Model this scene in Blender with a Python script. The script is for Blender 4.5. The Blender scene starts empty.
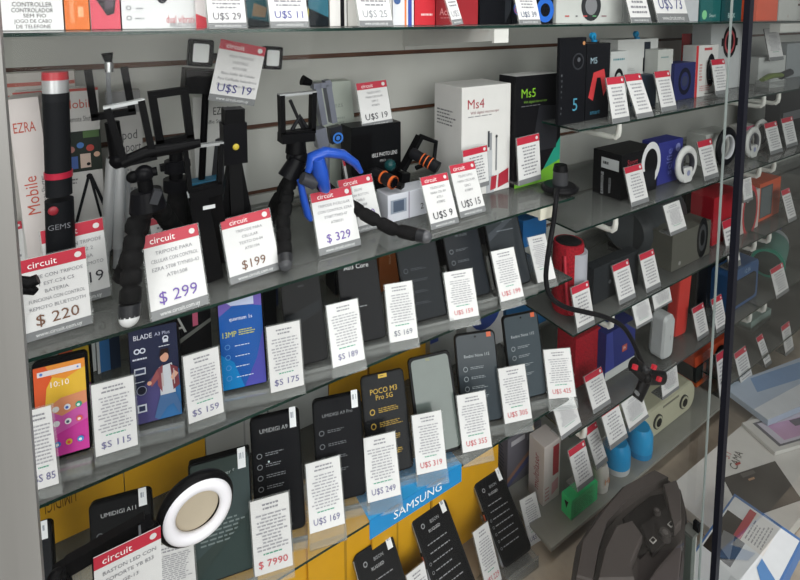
import bpy, math, random
from mathutils import Vector, Matrix
random.seed(11)
S = bpy.context.scene
COL = S.collection

# ------------------------------------------------------------------ camera
H = 1.25                                   # eye height above the floor of the shop window
PSI, TH, FPX, U0, V0 = math.radians(33.05), math.radians(5.28), 498.0, 419.0, 61.0
FW = Vector((math.sin(PSI) * math.cos(TH), math.cos(PSI) * math.cos(TH), -math.sin(TH)))
RT = Vector((math.cos(PSI), -math.sin(PSI), 0))
UP = RT.cross(FW)
cam_data = bpy.data.cameras.new('camera')
cam = bpy.data.objects.new('camera', cam_data)
COL.objects.link(cam)
cam.matrix_world = Matrix((
    (RT.x, UP.x, -FW.x, 0), (RT.y, UP.y, -FW.y, 0), (RT.z, UP.z, -FW.z, H), (0, 0, 0, 1)))
cam_data.sensor_width = 36
cam_data.lens = FPX / 800 * 36
cam_data.shift_x = -(U0 - 400) / 800
cam_data.shift_y = -(290 - V0) / 800
cam_data.clip_start = 0.02
S.camera = cam

# ------------------------------------------------------------------ world, light, exposure
S.view_settings.view_transform = 'Standard'
S.view_settings.look = 'None'
S.view_settings.gamma = 1
S.view_settings.exposure = 0.0
wd = bpy.data.worlds.new('street_daylight')
S.world = wd
wd.use_nodes = True
nt = wd.node_tree
bg = nt.nodes['Background']
tc = nt.nodes.new('ShaderNodeTexCoord')
sep = nt.nodes.new('ShaderNodeSeparateXYZ')
ramp = nt.nodes.new('ShaderNodeValToRGB')
mr = nt.nodes.new('ShaderNodeMapRange')
mr.inputs[1].default_value = -1
mr.inputs[2].default_value = 1
nt.links.new(tc.outputs['Generated'], sep.inputs[0])
nt.links.new(sep.outputs['Z'], mr.inputs[0])
nt.links.new(mr.outputs[0], ramp.inputs[0])
nt.links.new(ramp.outputs[0], bg.inputs[0])
ramp.color_ramp.elements[0].position = 0.40
ramp.color_ramp.elements[0].color = (0.16, 0.16, 0.15, 1)
ramp.color_ramp.elements[1].position = 0.68
ramp.color_ramp.elements[1].color = (0.95, 0.98, 1.0, 1)
bg.inputs[1].default_value = 0.85

def area(name, loc, target, sx, sy, power, color=(1, 1, 1)):
    d = bpy.data.lights.new(name, 'AREA')
    d.shape = 'RECTANGLE'
    d.size, d.size_y, d.energy, d.color = sx, sy, power, color
    o = bpy.data.objects.new(name, d)
    COL.objects.link(o)
    o.location = loc
    o.rotation_euler = (Vector(target) - Vector(loc)).to_track_quat('-Z', 'Y').to_euler()
    return o
area('case_fill_light', (0.45, 0.56, 1.93), (0.45, 0.80, 0.6), 1.8, 0.22, 8, (1, 0.985, 0.96))  # added fill lamp inside the case, so light reaches the back wall
area('shop_front_light', (-0.5, -2.5, 2.0), (0.35, 0.9, 0.75), 4.6, 2.6, 150, (1, 0.985, 0.96))

# ------------------------------------------------------------------ pixel of the 800x580 frame -> point on a real plane
def ray(u, v): return FW + RT * ((u - U0) / FPX) - UP * ((v - V0) / FPX)
def onz(p, z):
    r = ray(*p)
    return Vector((0, 0, H)) + r * ((z - H) / r.z)
def ony(p, y):
    r = ray(*p)
    return Vector((0, 0, H)) + r * (y / r.y)
def on_plane(p, o, n):
    r = ray(*p)
    c = Vector((0, 0, H))
    return c + r * ((o - c).dot(n) / r.dot(n))

# ------------------------------------------------------------------ materials
_mats = {}
def lin(h):
    h = h.lstrip('#')
    if len(h) == 3: h = ''.join(c * 2 for c in h)
    v = [int(h[i:i + 2], 16) / 255 for i in (0, 2, 4)]
    return [c / 12.92 if c <= .04045 else ((c + .055) / 1.055) ** 2.4 for c in v] + [1]
def M(key):
    """'#rrggbb', '#rrggbb:roughness' or '#rrggbb:roughness:metallic', or a named material"""
    if key in _mats: return _mats[key]
    f = key.split(':')
    m = bpy.data.materials.new('paint_' + f[0].strip('#'))
    m.use_nodes = True
    t = m.node_tree
    b = t.nodes['Principled BSDF']
    rough = float(f[1]) if len(f) > 1 else 0.45
    b.inputs['Roughness'].default_value = rough
    b.inputs['Metallic'].default_value = float(f[2]) if len(f) > 2 else 0
    b.inputs['Specular IOR Level'].default_value = .07 if sum(lin(f[0])[:3]) < .06 else .2 if sum(lin(f[0])[:3]) < .25 else .4
    # slight procedural mottling so nothing is a dead flat tone
    tx = t.nodes.new('ShaderNodeTexCoord')
    n = t.nodes.new('ShaderNodeTexNoise')
    n.inputs['Scale'].default_value = 35
    mx = t.nodes.new('ShaderNodeMix')
    mx.data_type = 'RGBA'
    c = lin(f[0])
    mx.inputs[6].default_value = [x * .93 for x in c[:3]] + [1]
    mx.inputs[7].default_value = [min(1, x * 1.05) for x in c[:3]] + [1]
    t.links.new(tx.outputs['Object'], n.inputs['Vector'])
    t.links.new(n.outputs['Fac'], mx.inputs[0])
    t.links.new(mx.outputs[2], b.inputs['Base Color'])
    _mats[key] = m
    return m
def clear(name, tint, gloss_ior=1.5, haze=0.0, rough=0.02):
    m = bpy.data.materials.new(name)
    m.use_nodes = True
    t = m.node_tree
    t.nodes.clear()
    out = t.nodes.new('ShaderNodeOutputMaterial')
    tr = t.nodes.new('ShaderNodeBsdfTransparent')
    tr.inputs[0].default_value = (*tint, 1)
    gl = t.nodes.new('ShaderNodeBsdfGlossy')
    gl.inputs['Roughness'].default_value = rough
    fr = t.nodes.new('ShaderNodeFresnel')
    fr.inputs[0].default_value = gloss_ior
    mx = t.nodes.new('ShaderNodeMixShader')
    t.links.new(fr.outputs[0], mx.inputs[0])
    t.links.new(tr.outputs[0], mx.inputs[1])
    t.links.new(gl.outputs[0], mx.inputs[2])
    last = mx
    if haze:
        df = t.nodes.new('ShaderNodeBsdfDiffuse')
        df.inputs[0].default_value = (.82, .84, .82, 1)
        m2 = t.nodes.new('ShaderNodeMixShader')
        m2.inputs[0].default_value = haze
        t.links.new(mx.outputs[0], m2.inputs[1])
        t.links.new(df.outputs[0], m2.inputs[2])
        last = m2
    t.links.new(last.outputs[0], out.inputs[0])
    _mats[name] = m
clear('shelf_glass', (.95, .975, .965), 1.40, .075)
clear('pane_glass', (.98, .99, .985), 1.2, 0.0)
clear('pane_glass_far', (.96, .98, .97), 1.5, 0.0)
clear('acrylic', (.97, .98, .98), 1.25, .09)
def noise_mat(name, c1, c2, scale, rough=.6, stretch=(1, 1, 1), metal=0.0):
    m = bpy.data.materials.new(name)
    m.use_nodes = True
    t = m.node_tree
    b = t.nodes['Principled BSDF']
    b.inputs['Roughness'].default_value = rough
    b.inputs['Metallic'].default_value = metal
    b.inputs['Specular IOR Level'].default_value = .15 if rough > .75 else .4
    tx = t.nodes.new('ShaderNodeTexCoord')
    mp = t.nodes.new('ShaderNodeMapping')
    mp.inputs['Scale'].default_value = stretch
    n = t.nodes.new('ShaderNodeTexNoise')
    n.inputs['Scale'].default_value = scale
    n.inputs['Detail'].default_value = 6
    r = t.nodes.new('ShaderNodeValToRGB')
    r.color_ramp.elements[0].position, r.color_ramp.elements[1].position = .35, .65
    r.color_ramp.elements[0].color, r.color_ramp.elements[1].color = lin(c1), lin(c2)
    t.links.new(tx.outputs['Object'], mp.inputs[0])
    t.links.new(mp.outputs[0], n.inputs['Vector'])
    t.links.new(n.outputs['Fac'], r.inputs[0])
    t.links.new(r.outputs[0], b.inputs['Base Color'])
    _mats[name] = m
noise_mat('slat_panel', '#b6b7b2', '#c0c1bc', 6, .55)
noise_mat('groove', '#4a2b1d', '#63402c', 14, .5, (1, 1, 12))
noise_mat('floor_tile', '#93877a', '#b3a695', 9, .35)
noise_mat('brushed_metal', '#83827f', '#8e8d8a', 40, .42, (1, 1, .03), .35)
noise_mat('edge_green', '#0c211c', '#16342c', 10, .15)
noise_mat('foam', '#0d0d0e', '#171718', 120, .85)
noise_mat('mesh_fabric', '#1b1e21', '#2c3034', 260, .8)
noise_mat('red_fabric', '#7d1420', '#a51c2a', 200, .8)
noise_mat('paving', '#77736c', '#8b877f', 8, .8)

# ------------------------------------------------------------------ mesh builder
_txt = {}
def text_geo(s):
    if s in _txt: return _txt[s]
    cu = bpy.data.curves.new('lettering', 'FONT')
    cu.body = s
    cu.resolution_u = 2
    cu.fill_mode = 'FRONT' if hasattr(cu, 'fill_mode') else cu.fill_mode
    o = bpy.data.objects.new('lettering', cu)
    COL.objects.link(o)
    me = bpy.data.meshes.new_from_object(o.evaluated_get(bpy.context.evaluated_depsgraph_get()))
    vs = [tuple(v.co)[:2] for v in me.vertices]
    fs = [tuple(p.vertices) for p in me.polygons]
    bpy.data.objects.remove(o)
    bpy.data.curves.remove(cu)
    bpy.data.meshes.remove(me)
    xs = [v[0] for v in vs] or [0]
    ys = [v[1] for v in vs] or [0]
    _txt[s] = (vs, fs, min(xs), max(xs), min(ys), max(ys))
    return _txt[s]

class MB:
    def __init__(self): self.v, self.f, self.m, self.mats, self.sm = [], [], [], [], []
    def mi(self, k):
        if k not in self.mats: self.mats.append(k)
        return self.mats.index(k)
    def add(self, vs, fs, k, smooth=False, mat=None):
        b = len(self.v)
        self.v += [tuple((mat @ Vector(p)) if mat else p) for p in vs]
        i = self.mi(k)
        for f in fs:
            self.f.append(tuple(b + q for q in f))
            self.m.append(i)
            self.sm.append(smooth)
    def box(self, p0, p1, k, mat=None, taper=0):
        (x0, y0, z0), (x1, y1, z1) = p0, p1
        t = taper
        self.add([(x0, y0, z0), (x1, y0, z0), (x1, y1, z0), (x0, y1, z0),
                  (x0 + t, y0 + t, z1), (x1 - t, y0 + t, z1), (x1 - t, y1 - t, z1), (x0 + t, y1 - t, z1)],
                 [(3, 2, 1, 0), (4, 5, 6, 7), (0, 1, 5, 4), (1, 2, 6, 5), (2, 3, 7, 6), (3, 0, 4, 7)], k, mat=mat)
    def prism(self, pts, z0, z1, k, mat=None, smooth=False, inset=0.0):
        """polygon pts (counter-clockwise x,y) from z0 to z1, rim chamfered by inset"""
        n = len(pts)
        cx, cy = sum(p[0] for p in pts) / n, sum(p[1] for p in pts) / n
        def ring(z, s):
            out = []
            for x, y in pts:
                d = math.hypot(x - cx, y - cy) or 1
                out.append((x - (x - cx) / d * s, y - (y - cy) / d * s, z))
            return out
        rings = [ring(z0, inset), ring(z0 + inset, 0), ring(z1 - inset, 0), ring(z1, inset)] if inset else [ring(z0, 0), ring(z1, 0)]
        vs = [p for r in rings for p in r]
        fs = [tuple(range(n))[::-1], tuple((len(rings) - 1) * n + i for i in range(n))]
        for j in range(len(rings) - 1):
            for i in range(n):
                fs.append((j * n + i, j * n + (i + 1) % n, (j + 1) * n + (i + 1) % n, (j + 1) * n + i))
        self.add(vs, fs, k, smooth, mat)
    def tube(self, pts, r, k, n=10, mat=None, caps=True, flat=1.0):
        """smooth tube along pts; r one radius or one per point"""
        pts = [Vector(p) for p in pts]
        rs = r if isinstance(r, (list, tuple)) else [r] * len(pts)
        vs, fs = [], []
        prev = None
        for i, p in enumerate(pts):
            d = (pts[min(i + 1, len(pts) - 1)] - pts[max(i - 1, 0)])
            if d.length < 1e-9: d = prev_d
            d.normalize()
            prev_d = d
            a = prev if prev is not None else (Vector((0, 0, 1)) if abs(d.z) < .9 else Vector((1, 0, 0)))
            s = (a - d * a.dot(d))
            if s.length < 1e-6: s = d.orthogonal()
            s.normalize()
            prev = s
            t = d.cross(s)
            for j in range(n):
                q = 2 * math.pi * j / n
                vs.append(tuple(p + s * (math.cos(q) * rs[i]) + t * (math.sin(q) * rs[i] * flat)))
        for i in range(len(pts) - 1):
            for j in range(n):
                fs.append((i * n + j, i * n + (j + 1) % n, (i + 1) * n + (j + 1) % n, (i + 1) * n + j))
        self.add(vs, fs, k, True, mat)
        if caps:
            self.add(vs[:n], [tuple(range(n))[::-1]], k, False, mat)
            self.add(vs[-n:], [tuple(range(n))], k, False, mat)
    def ball(self, c, r, k, n=12, mat=None, sc=(1, 1, 1)):
        pts = []
        m = 8
        vs, fs = [], []
        for i in range(m + 1):
            a = math.pi * i / m
            for j in range(n):
                b = 2 * math.pi * j / n
                vs.append((c[0] + r * sc[0] * math.sin(a) * math.cos(b), c[1] + r * sc[1] * math.sin(a) * math.sin(b), c[2] + r * sc[2] * math.cos(a)))
        for i in range(m):
            for j in range(n):
                fs.append((i * n + j, (i + 1) * n + j, (i + 1) * n + (j + 1) % n, i * n + (j + 1) % n))
        self.add(vs, fs, k, True, mat)
    def bar(self, a, b, w, t, k, up=(0, 0, 1)):
        """rectangular bar from a to b, w across, t thick"""
        a, b = Vector(a), Vector(b)
        d = (b - a).normalized()
        u = Vector(up)
        s = d.cross(u)
        if s.length < 1e-4: s = d.orthogonal()
        s.normalize()
        n = s.cross(d)
        vs = []
        for p in (a, b):
            for i, j in ((-1, -1), (1, -1), (1, 1), (-1, 1)): vs.append(tuple(p + s * (i * w / 2) + n * (j * t / 2)))
        self.add(vs, [(0, 1, 2, 3), (7, 6, 5, 4), (0, 4, 5, 1), (1, 5, 6, 2), (2, 6, 7, 3), (3, 7, 4, 0)], k)
    def torus(self, R, r, k, mat, n=36, m=12, rz=None):
        vs, fs = [], []
        rz = rz or r
        for i in range(n):
            a = 2 * math.pi * i / n
            for j in range(m):
                b = 2 * math.pi * j / m
                q = R + r * math.cos(b)
                vs.append((q * math.cos(a), q * math.sin(a), rz * math.sin(b)))
        for i in range(n):
            for j in range(m):
                fs.append((i * m + j, ((i + 1) % n) * m + j, ((i + 1) % n) * m + (j + 1) % m, i * m + (j + 1) % m))
        self.add(vs, fs, k, True, mat)
    # flat art on a face; fr maps (s, t, lift) to local space, W x Hh is the face size, coordinates are fractions
    def art(self, ops, fr, W, Hh, lift=.0003):
        z = lift
        for op in ops:
            t = op[0]
            if t == 'r':
                _, a, b, c, d, k = op
                self.add([(a * W, b * Hh, z), (c * W, b * Hh, z), (c * W, d * Hh, z), (a * W, d * Hh, z)], [(0, 1, 2, 3)], k, mat=fr)
            elif t == 'p':
                self.add([(x * W, y * Hh, z) for x, y in op[1]], [tuple(range(len(op[1])))], op[2], mat=fr)
            elif t == 'c':       # disc: centre, radius in widths, squash
                _, x, y, r, k = op[:5]
                sq = op[5] if len(op) > 5 else 1
                n = 20
                self.add([(x * W + r * W * math.cos(6.2832 * i / n), y * Hh + r * W * sq * math.sin(6.2832 * i / n), z) for i in range(n)], [tuple(range(n))], k, mat=fr)
            elif t == 'o':       # ring: centre, outer, inner radius, squash
                _, x, y, r, q, k = op[:6]
                sq = op[6] if len(op) > 6 else 1
                n = 24
                vs = [(x * W + a * W * math.cos(6.2832 * i / n), y * Hh + a * W * sq * math.sin(6.2832 * i / n), z) for a in (q, r) for i in range(n)]
                self.add(vs, [(i, i + n, (i + 1) % n + n, (i + 1) % n) for i in range(n)][:], k, mat=fr)
            elif t == 't':       # text: string, centre x, centre y, cap height fraction, colour, max width fraction, rotation, stretch
                _, s, x, y, h, k = op[:6]
                mw = op[6] if len(op) > 6 else .9
                rot = op[7] if len(op) > 7 else 0
                vs, fs, x0, x1, y0, y1 = text_geo(s)
                if not fs: continue
                sc = h * (W if rot in (90, -90) else Hh) / .7
                lim = (mw * W if rot not in (90, -90) else mw * Hh)
                sx = min(sc, lim / max(1e-6, x1 - x0))
                cr, sr = math.cos(math.radians(rot)), math.sin(math.radians(rot))
                out = []
                for px, py in vs:
                    a, b = (px - (x0 + x1) / 2) * sx, (py - .35) * sc
                    out.append((x * W + a * cr - b * sr, y * Hh + a * sr + b * cr, z))
                self.add(out, fs, k, mat=fr)
            elif t == 'l':       # small print: rows of dashes, area, rows, colour
                _, a, b, c, d, n, k = op[:7]
                ctr = len(op) > 7
                for i in range(n):
                    y0 = d + (b - d) * (i + .25) / n
                    y1 = d + (b - d) * (i + .66) / n
                    x = a
                    end = c - random.random() * .3 * (c - a)
                    if ctr:
                        q = random.random() * .2 * (c - a)
                        x, end = a + q, c - q
                    while x < end:
                        w = min((c - a) * random.uniform(.06, .2), end - x)
                        if w > .01:
                            self.add([(x * W, y1 * Hh, z), ((x + w) * W, y1 * Hh, z), ((x + w) * W, y0 * Hh, z), (x * W, y0 * Hh, z)], [(0, 1, 2, 3)], k, mat=fr)
                        x += w + (c - a) * .035
            z += .00012
    def build(self, name, parent=None, mw=None, smooth_all=False):
        me = bpy.data.meshes.new(name)
        me.from_pydata(self.v, [], self.f)
        for k in self.mats: me.materials.append(M(k))
        me.polygons.foreach_set('material_index', self.m)
        me.polygons.foreach_set('use_smooth', self.sm)
        me.update()
        o = bpy.data.objects.new(name, me)
        COL.objects.link(o)
        if parent: o.parent = parent
        elif mw: o.matrix_world = mw
        return o

def tag(o, label, cat, group=None):
    o['label'], o['category'] = label, cat
    if group: o['group'] = group
    return o
def empty(name, mw, label, cat, group=None):
    o = bpy.data.objects.new(name, None)
    o.empty_display_size = .02
    COL.objects.link(o)
    o.matrix_world = mw if isinstance(mw, Matrix) else Matrix.Translation(mw)
    return tag(o, label, cat, group)
def struct(mb, name):
    o = mb.build(name)
    o['kind'] = 'structure'
    return o
def rounded(w, h, r, n=4, x0=0, y0=0):
    pts = []
    for cx, cy, a in ((w - r, h - r, 0), (r, h - r, 90), (r, r, 180), (w - r, r, 270)):
        for i in range(n + 1):
            q = math.radians(a + 90 * i / n)
            pts.append((x0 + cx + r * math.cos(q), y0 + cy + r * math.sin(q)))
    return pts
def frame(o, ex, ey):
    """matrix with origin o, x axis ex, y axis ey, z = ex x ey"""
    ex, ey = ex.normalized(), ey.normalized()
    ez = ex.cross(ey).normalized()
    return Matrix(((ex.x, ey.x, ez.x, o.x), (ex.y, ey.y, ez.y, o.y), (ex.z, ey.z, ez.z, o.z), (0, 0, 0, 1)))

FRONT = Matrix(((1, 0, 0, 0), (0, 0, -1, 0), (0, 1, 0, 0), (0, 0, 0, 1)))       # s->x, t->z, lift->-y
def LEFT(D): return Matrix(((0, 0, -1, 0), (-1, 0, 0, D), (0, 1, 0, 0), (0, 0, 0, 1)))
def TOPF(Hh): return Matrix(((1, 0, 0, 0), (0, 1, 0, 0), (0, 0, 1, Hh), (0, 0, 0, 1)))

# shelf surfaces (world z) and front edge
ZT, Z2, Z3, Z4, ZF = H - .0195, H - .396, H - .581, H - .868, 0.0
ZR = [None, H - .248, H - .476, H - .72, H - .965, H - 1.21]
YE, YW = 0.70, 1.04

def carton(name, label, cat, BL, BR, vtop, z, depth, col, front=(), side=(), top=(), y=None, group=None, yaw=0, h=None, rough=None):
    """printed carton standing on the plane z; BL, BR pixels of the front bottom corners, vtop pixel row of the top of its left edge"""
    P = ony((BL[0], BL[1]), y) if y else onz(BL, z)
    P.z = z + .0004
    if P.y > YW - .02: P.y = YW - .03
    if yaw:
        Q = onz(BR, z)
        d = Q - P; d.z = 0
        a = max(-.6, min(.6, math.atan2(d.y, d.x)))
        w = d.length
    else:
        a = 0
        w = ony((BR[0], BR[1]), P.y).x - P.x
    hh = h or (ony((BL[0], vtop), P.y).z - P.z)
    depth = min(depth, YW - .004 - P.y)
    mw = Matrix.Translation(P) @ Matrix.Rotation(a, 4, 'Z')
    b = MB()
    b.prism([(0, 0), (w, 0), (w, depth), (0, depth)], 0, hh, col, inset=min(.0012, w * .05))
    ops = list(front)
    o = tag(b.build(name, mw=mw), label, cat, group)
    if front or side or top:
        g = MB()
        if front: g.art(front, FRONT, w, hh)
        if side: g.art(side, LEFT(depth), depth, hh)
        if top: g.art(top, TOPF(hh), w, depth)
        g.build('print', o)
    return o, P, w, hh, depth

def panel_frame(BL, BR, TL, z, y=None, yaw=True, lean=(2, 50), yk=1.0):
    """frame of a leaning rectangular thing from three pixel corners; bottom edge on plane z (or on plane y)"""
    P = ony(BL, y) if y else onz(BL, z)
    if yaw and not y:
        Q = onz(BR, z)
        d = Q - P; d.z = 0
        a = yk * max(-.55, min(.55, math.atan2(d.y, d.x)))
        w = (on_plane(BR, P, Vector((-math.sin(a), math.cos(a), 0))) - P).length
    else:
        a = 0.0
        w = ony(BR, P.y).x - P.x
    if isinstance(yaw, float): a = yaw
    ex = Vector((math.cos(a), math.sin(a), 0))
    T = on_plane(TL, P, ex)
    nb = Vector((-ex.y, ex.x, 0))
    back, upz = (T - P).dot(nb), T.z - P.z
    L = math.hypot(back, upz)
    t = math.atan2(back, upz)
    tl = max(math.radians(lean[0]), min(math.radians(lean[1]), t))
    if tl != t:     # keep the pixel height with the clamped lean
        n = ex.cross(nb * math.sin(tl) + Vector((0, 0, 1)) * math.cos(tl))
        T = on_plane(TL, P, n)
        L = max(.01, (T - P).dot(nb * math.sin(tl) + Vector((0, 0, 1)) * math.cos(tl)))
    ey = nb * math.sin(tl) + Vector((0, 0, 1)) * math.cos(tl)
    T = on_plane(TL, P, ex.cross(ey))
    roll = max(-.07, min(.07, math.atan2((T - P).dot(ex), L))) * .6
    ex, ey = ex * math.cos(roll) - ey * math.sin(roll), ey * math.cos(roll) + ex * math.sin(roll)
    return frame(P, ex, ey), w, L, tl

RED, WHITE, INK = '#b92c40:.4', '#d9d9d9:.4', '#4a4a50'
def price_tag(label, BL, BR, TL, z, price='', pcol='#3a3552', lines=(), header=True, footer=True, group='red-topped price tags',
              y=None, yaw=False, small=False, rows=6, foot=True, lean=(4, 26), titlecol='#85858b', mw=None, size=None, fwd=0.0):
    drop = 0.0
    if fwd:
        y = onz(BL, z).y - fwd
        drop = ony(BL, y).z - z - .0005
        z, y = z + drop + .0005, None
    if mw is None: mw, w, L, tl = panel_frame(BL, BR, TL, z, y, yaw, lean)
    else: (w, L), tl = size, .2
    root = empty('price_tag', mw, label, 'price tag', group)
    c = MB()
    c.box((0, 0, -.0004), (w, L, .0004), WHITE)
    c.build('card', root)
    hb = 0
    if header:
        hb = .155
        hd = MB()
        hd.art([('r', 0, 1 - hb, 1, 1, RED)], Matrix.Identity(4), w, L, .0007)
        hd.art([('c', .88, 1 - hb / 2, .055, '#d9d4d4:.3')] + ([] if small else [('t', 'circuit', .34, 1 - hb * .52, .08, '#f4eeee', .52)]), Matrix.Identity(4), w, L, .001)
        hd.build('header_band', root)
    g = MB()
    fb = 0
    if footer:
        fb = .11
        g.art([('r', 0, 0, 1, fb, '#77797b:.4')] + ([] if small else [('t', 'www.circuit.com.uy', .5, fb * .5, .05, '#d6d8d8', .7)]), Matrix.Identity(4), w, L, .0007)
    ops = []
    if lines:
        y1 = .76 if header else .9
        ops += [('t', s, .52, y1 - i * .095, .044, titlecol, .84) for i, s in enumerate(lines)]
    else:
        if header: ops += [('l', .12, .36 if price else .16, .9, .8, rows, titlecol, 1)]
        else: ops += [('l', .22, .84, .8, .95, 2, titlecol, 1), ('l', .1, .3, .93, .81, rows + 5, '#a2a2a8', 1), ('l', .2, .245, .8, .285, 1, '#5aa088', 1)]
    if price: ops += [('t', price.strip(), .80 if price.startswith('  ') else .5, .30 if price.startswith('  ') else .235 if header else .14, .135 if header else .092, pcol, .3 if price.startswith('  ') else .74 if header else .84)]
    g.art(ops, Matrix.Identity(4), w, L, .0011)
    g.build('lettering', root)
    if foot:
        a = MB()
        e = drop / math.cos(tl)
        a.box((-.002, -.0008 - e, -.0024), (w + .002, L + .001, -.0008), 'acrylic')
        d = .008 if drop else min(.03, .45 * L)
        bz, by = math.cos(tl), math.sin(tl)
        n = [(-.002, 0, -.0008), (w + .002, 0, -.0008)]
        back = (0, d * math.sin(tl), -d * math.cos(tl))
        upv = (0, .0022 * math.cos(tl), .0022 * math.sin(tl))
        q = []
        for base in ((-.002, .0002, -.003), (w + .002, .0002, -.003)):
            for bk in (0, 1):
                for uu in (0, 1):
                    q.append((base[0], base[1] - e + back[1] * bk + upv[1] * uu, base[2] + back[2] * bk + upv[2] * uu))
        a.add(q, [(0, 1, 3, 2), (4, 6, 7, 5), (0, 4, 5, 1), (2, 3, 7, 6), (0, 2, 6, 4), (1, 5, 7, 3)], 'acrylic')
        a.build('acrylic_holder', root)
    return root

def phone(label, BL, BR, TL, z, art=(), screen='#202226:.12', body='#0f1012:.3', lift=.019, sticker=False, stand=None, thick=.0085,
          group='smartphones on display stands', button=None, rad=.1, lean=(8, 27), yaw=True, bezel=.035):
    mw, w, L, tl = panel_frame(BL, BR, TL, z + lift, None, yaw, lean, .95)
    root = empty('smartphone', mw, label, 'phone', group)
    r = w * rad
    b = MB()
    b.prism(rounded(w, L, r), -thick, 0, body, inset=.0012)
    b.build('body', root)
    s = MB()
    i = w * bezel
    s.prism(rounded(w - 2 * i, L - 2 * i, r * .8, 4, i, i), 0, .0004, screen)
    s.build('screen', root)
    if art:
        g = MB()
        g.art(art, Matrix.Identity(4), w, L, .0007)
        g.build('screen_art', root)
    if sticker:
        k = MB()
        k.box((w * .80, L * .86, .0007), (w * .93, L * 1.03, .0012), '#e9ecef')
        k.art([('l', .825, .9, .91, 1.02, 1, '#8a93a0')], Matrix.Identity(4), w, L, .0014)
        k.build('sticker', root)
    if button:
        k = MB()
        k.box((-.0012, L * .55, -thick * .7), (.0004, L * .62, -thick * .3), button)
        k.box((-.0008, L * .02, -thick * .85), (.0003, L * .5, -thick * .15), '#8b8d90:.3:.8')
        k.box((-.0008, L * .66, -thick * .85), (.0003, L * .95, -thick * .15), '#8b8d90:.3:.8')
        k.build('side_buttons', root)
    if stand:
        ax = Vector((mw[0][0], mw[1][0], 0)); nb = Vector((-ax.y, ax.x, 0))
        o = Vector((mw[0][3], mw[1][3], z + .0004)) + nb * .0
        smw = frame(o, ax, nb)          # x along width, y to the back, z up
        a = MB()
        hh = min((mw @ Vector((px, 0, pz))).z for px in (0, w) for pz in (0, -thick)) - z - .0009
        m = w * .04
        dp = .048
        a.box((-m, -.016, 0), (w + m, dp, .0022), 'acrylic')                     # base
        a.box((-m, -.016, .0022), (w + m, -.0138, hh - .002), 'acrylic')          # front plate
        a.box((-m, -.016, hh - .002), (w + m, .010, hh), 'acrylic')             # ledge
        a.box((-m, -.016, hh), (w + m, -.0138, hh + .006), 'acrylic')            # lip
        tt = math.tan(tl)
        y0, zb = thick + .004, hh
        a.add([(-m, y0, zb), (w + m, y0, zb), (w + m, y0 + .06 * tt, zb + .06), (-m, y0 + .06 * tt, zb + .06),
               (-m, y0 + .002, zb), (w + m, y0 + .002, zb), (w + m, y0 + .002 + .06 * tt, zb + .06), (-m, y0 + .002 + .06 * tt, zb + .06)],
              [(0, 1, 2, 3), (7, 6, 5, 4), (0, 4, 5, 1), (1, 5, 6, 2), (2, 6, 7, 3), (3, 7, 4, 0)], 'acrylic')
        tag(a.build('display_stand', mw=smw), stand, 'display stand', 'clear acrylic phone stands')
    return root, w, L

# ================================================================== SETTING
X0, XM, XE = -0.40, 0.868, 3.6
b = MB(); b.box((X0, .36, -.02), (XE, YW + .05, 0), 'floor_tile'); struct(b, 'floor')
b = MB(); b.box((-3, -2.5, -.16), (5, .36, -.12), 'paving'); struct(b, 'ground_outside')  # unseen paving, added to bounce light into the window
b = MB(); b.box((X0 - .02, .40, 0), (X0, YW + .05, 1.95), '#a5a6a2:.6'); struct(b, 'wall_left')  # unseen behind the post, added to contain the light
b = MB(); b.box((XE, .40, 0), (XE + .02, YW + .05, 1.95), '#8f908c:.6'); struct(b, 'wall_right')
b = MB(); b.box((X0, .40, 1.95), (XE, YW + .05, 1.97), '#c9c9c6:.6'); struct(b, 'ceiling')  # unseen case ceiling, added to occlude light from above
# back wall of slat boards with brown grooves
b = MB()
pitch, gw = .1408, .0105
z = H - .091 - pitch * 8
zs = []
while z < 1.95: zs.append(z); z += pitch
lo = 0
for q in zs + [1.95 + gw / 2]:
    if q - gw / 2 > lo + .001: b.box((X0, YW, max(0, lo)), (XE, YW + .014, q - gw / 2), 'slat_panel')
    lo = q + gw / 2
b.box((X0, YW + .009, 0), (XE, YW + .03, 1.95), 'groove')
struct(b, 'wall_back')

def shelf(name, x0, x1, z, label, y0=YE, group='glass shelves', y1=YW - .002):
    t = .0046
    b = MB()
    b.add([(x0, y0, z - t), (x1, y0, z - t), (x1, y1, z - t), (x0, y1, z - t)], [(3, 2, 1, 0)], 'shelf_glass')
    b.add([(x0, y0, z), (x1, y0, z), (x1, y1, z), (x0, y1, z)], [(0, 1, 2, 3)], 'shelf_glass')
    b.add([(x0, y0, z - t), (x1, y0, z - t), (x1, y0, z), (x0, y0, z)], [(0, 1, 2, 3)], 'edge_green')
    b.add([(x1, y0, z - t), (x1, y1, z - t), (x1, y1, z), (x1, y0, z)], [(0, 1, 2, 3)], 'edge_green')
    b.add([(x0, y0, z - t), (x0, y1, z - t), (x0, y1, z), (x0, y0, z)], [(3, 2, 1, 0)], 'edge_green')
    return tag(b.build(name), label, 'shelf', group)
shelf('glass_shelf', X0 + .002, XM - .006, ZT, 'long top glass shelf over the tripods, its green edge near the top of the photo')
shelf('glass_shelf', X0 + .002, XM - .006, Z2, 'glass shelf carrying the tripods and the two microphone boxes')
shelf('glass_shelf', X0 + .002, XM - .006, Z3, 'glass shelf carrying the upper row of phones, just below the tripods')
shelf('glass_shelf', X0 + .002, XM - .006, Z4, 'glass shelf carrying the lower row of phones with the blue strip on its edge')
rl = ['', 'smartwatch boxes', 'headphone box and selfie ring lights', 'big black loudspeaker and red box', 'white upright speaker and blue box']
shelf('glass_shelf', XM + .002, 1.80, ZT, 'top glass shelf above the smartwatch boxes')
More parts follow.
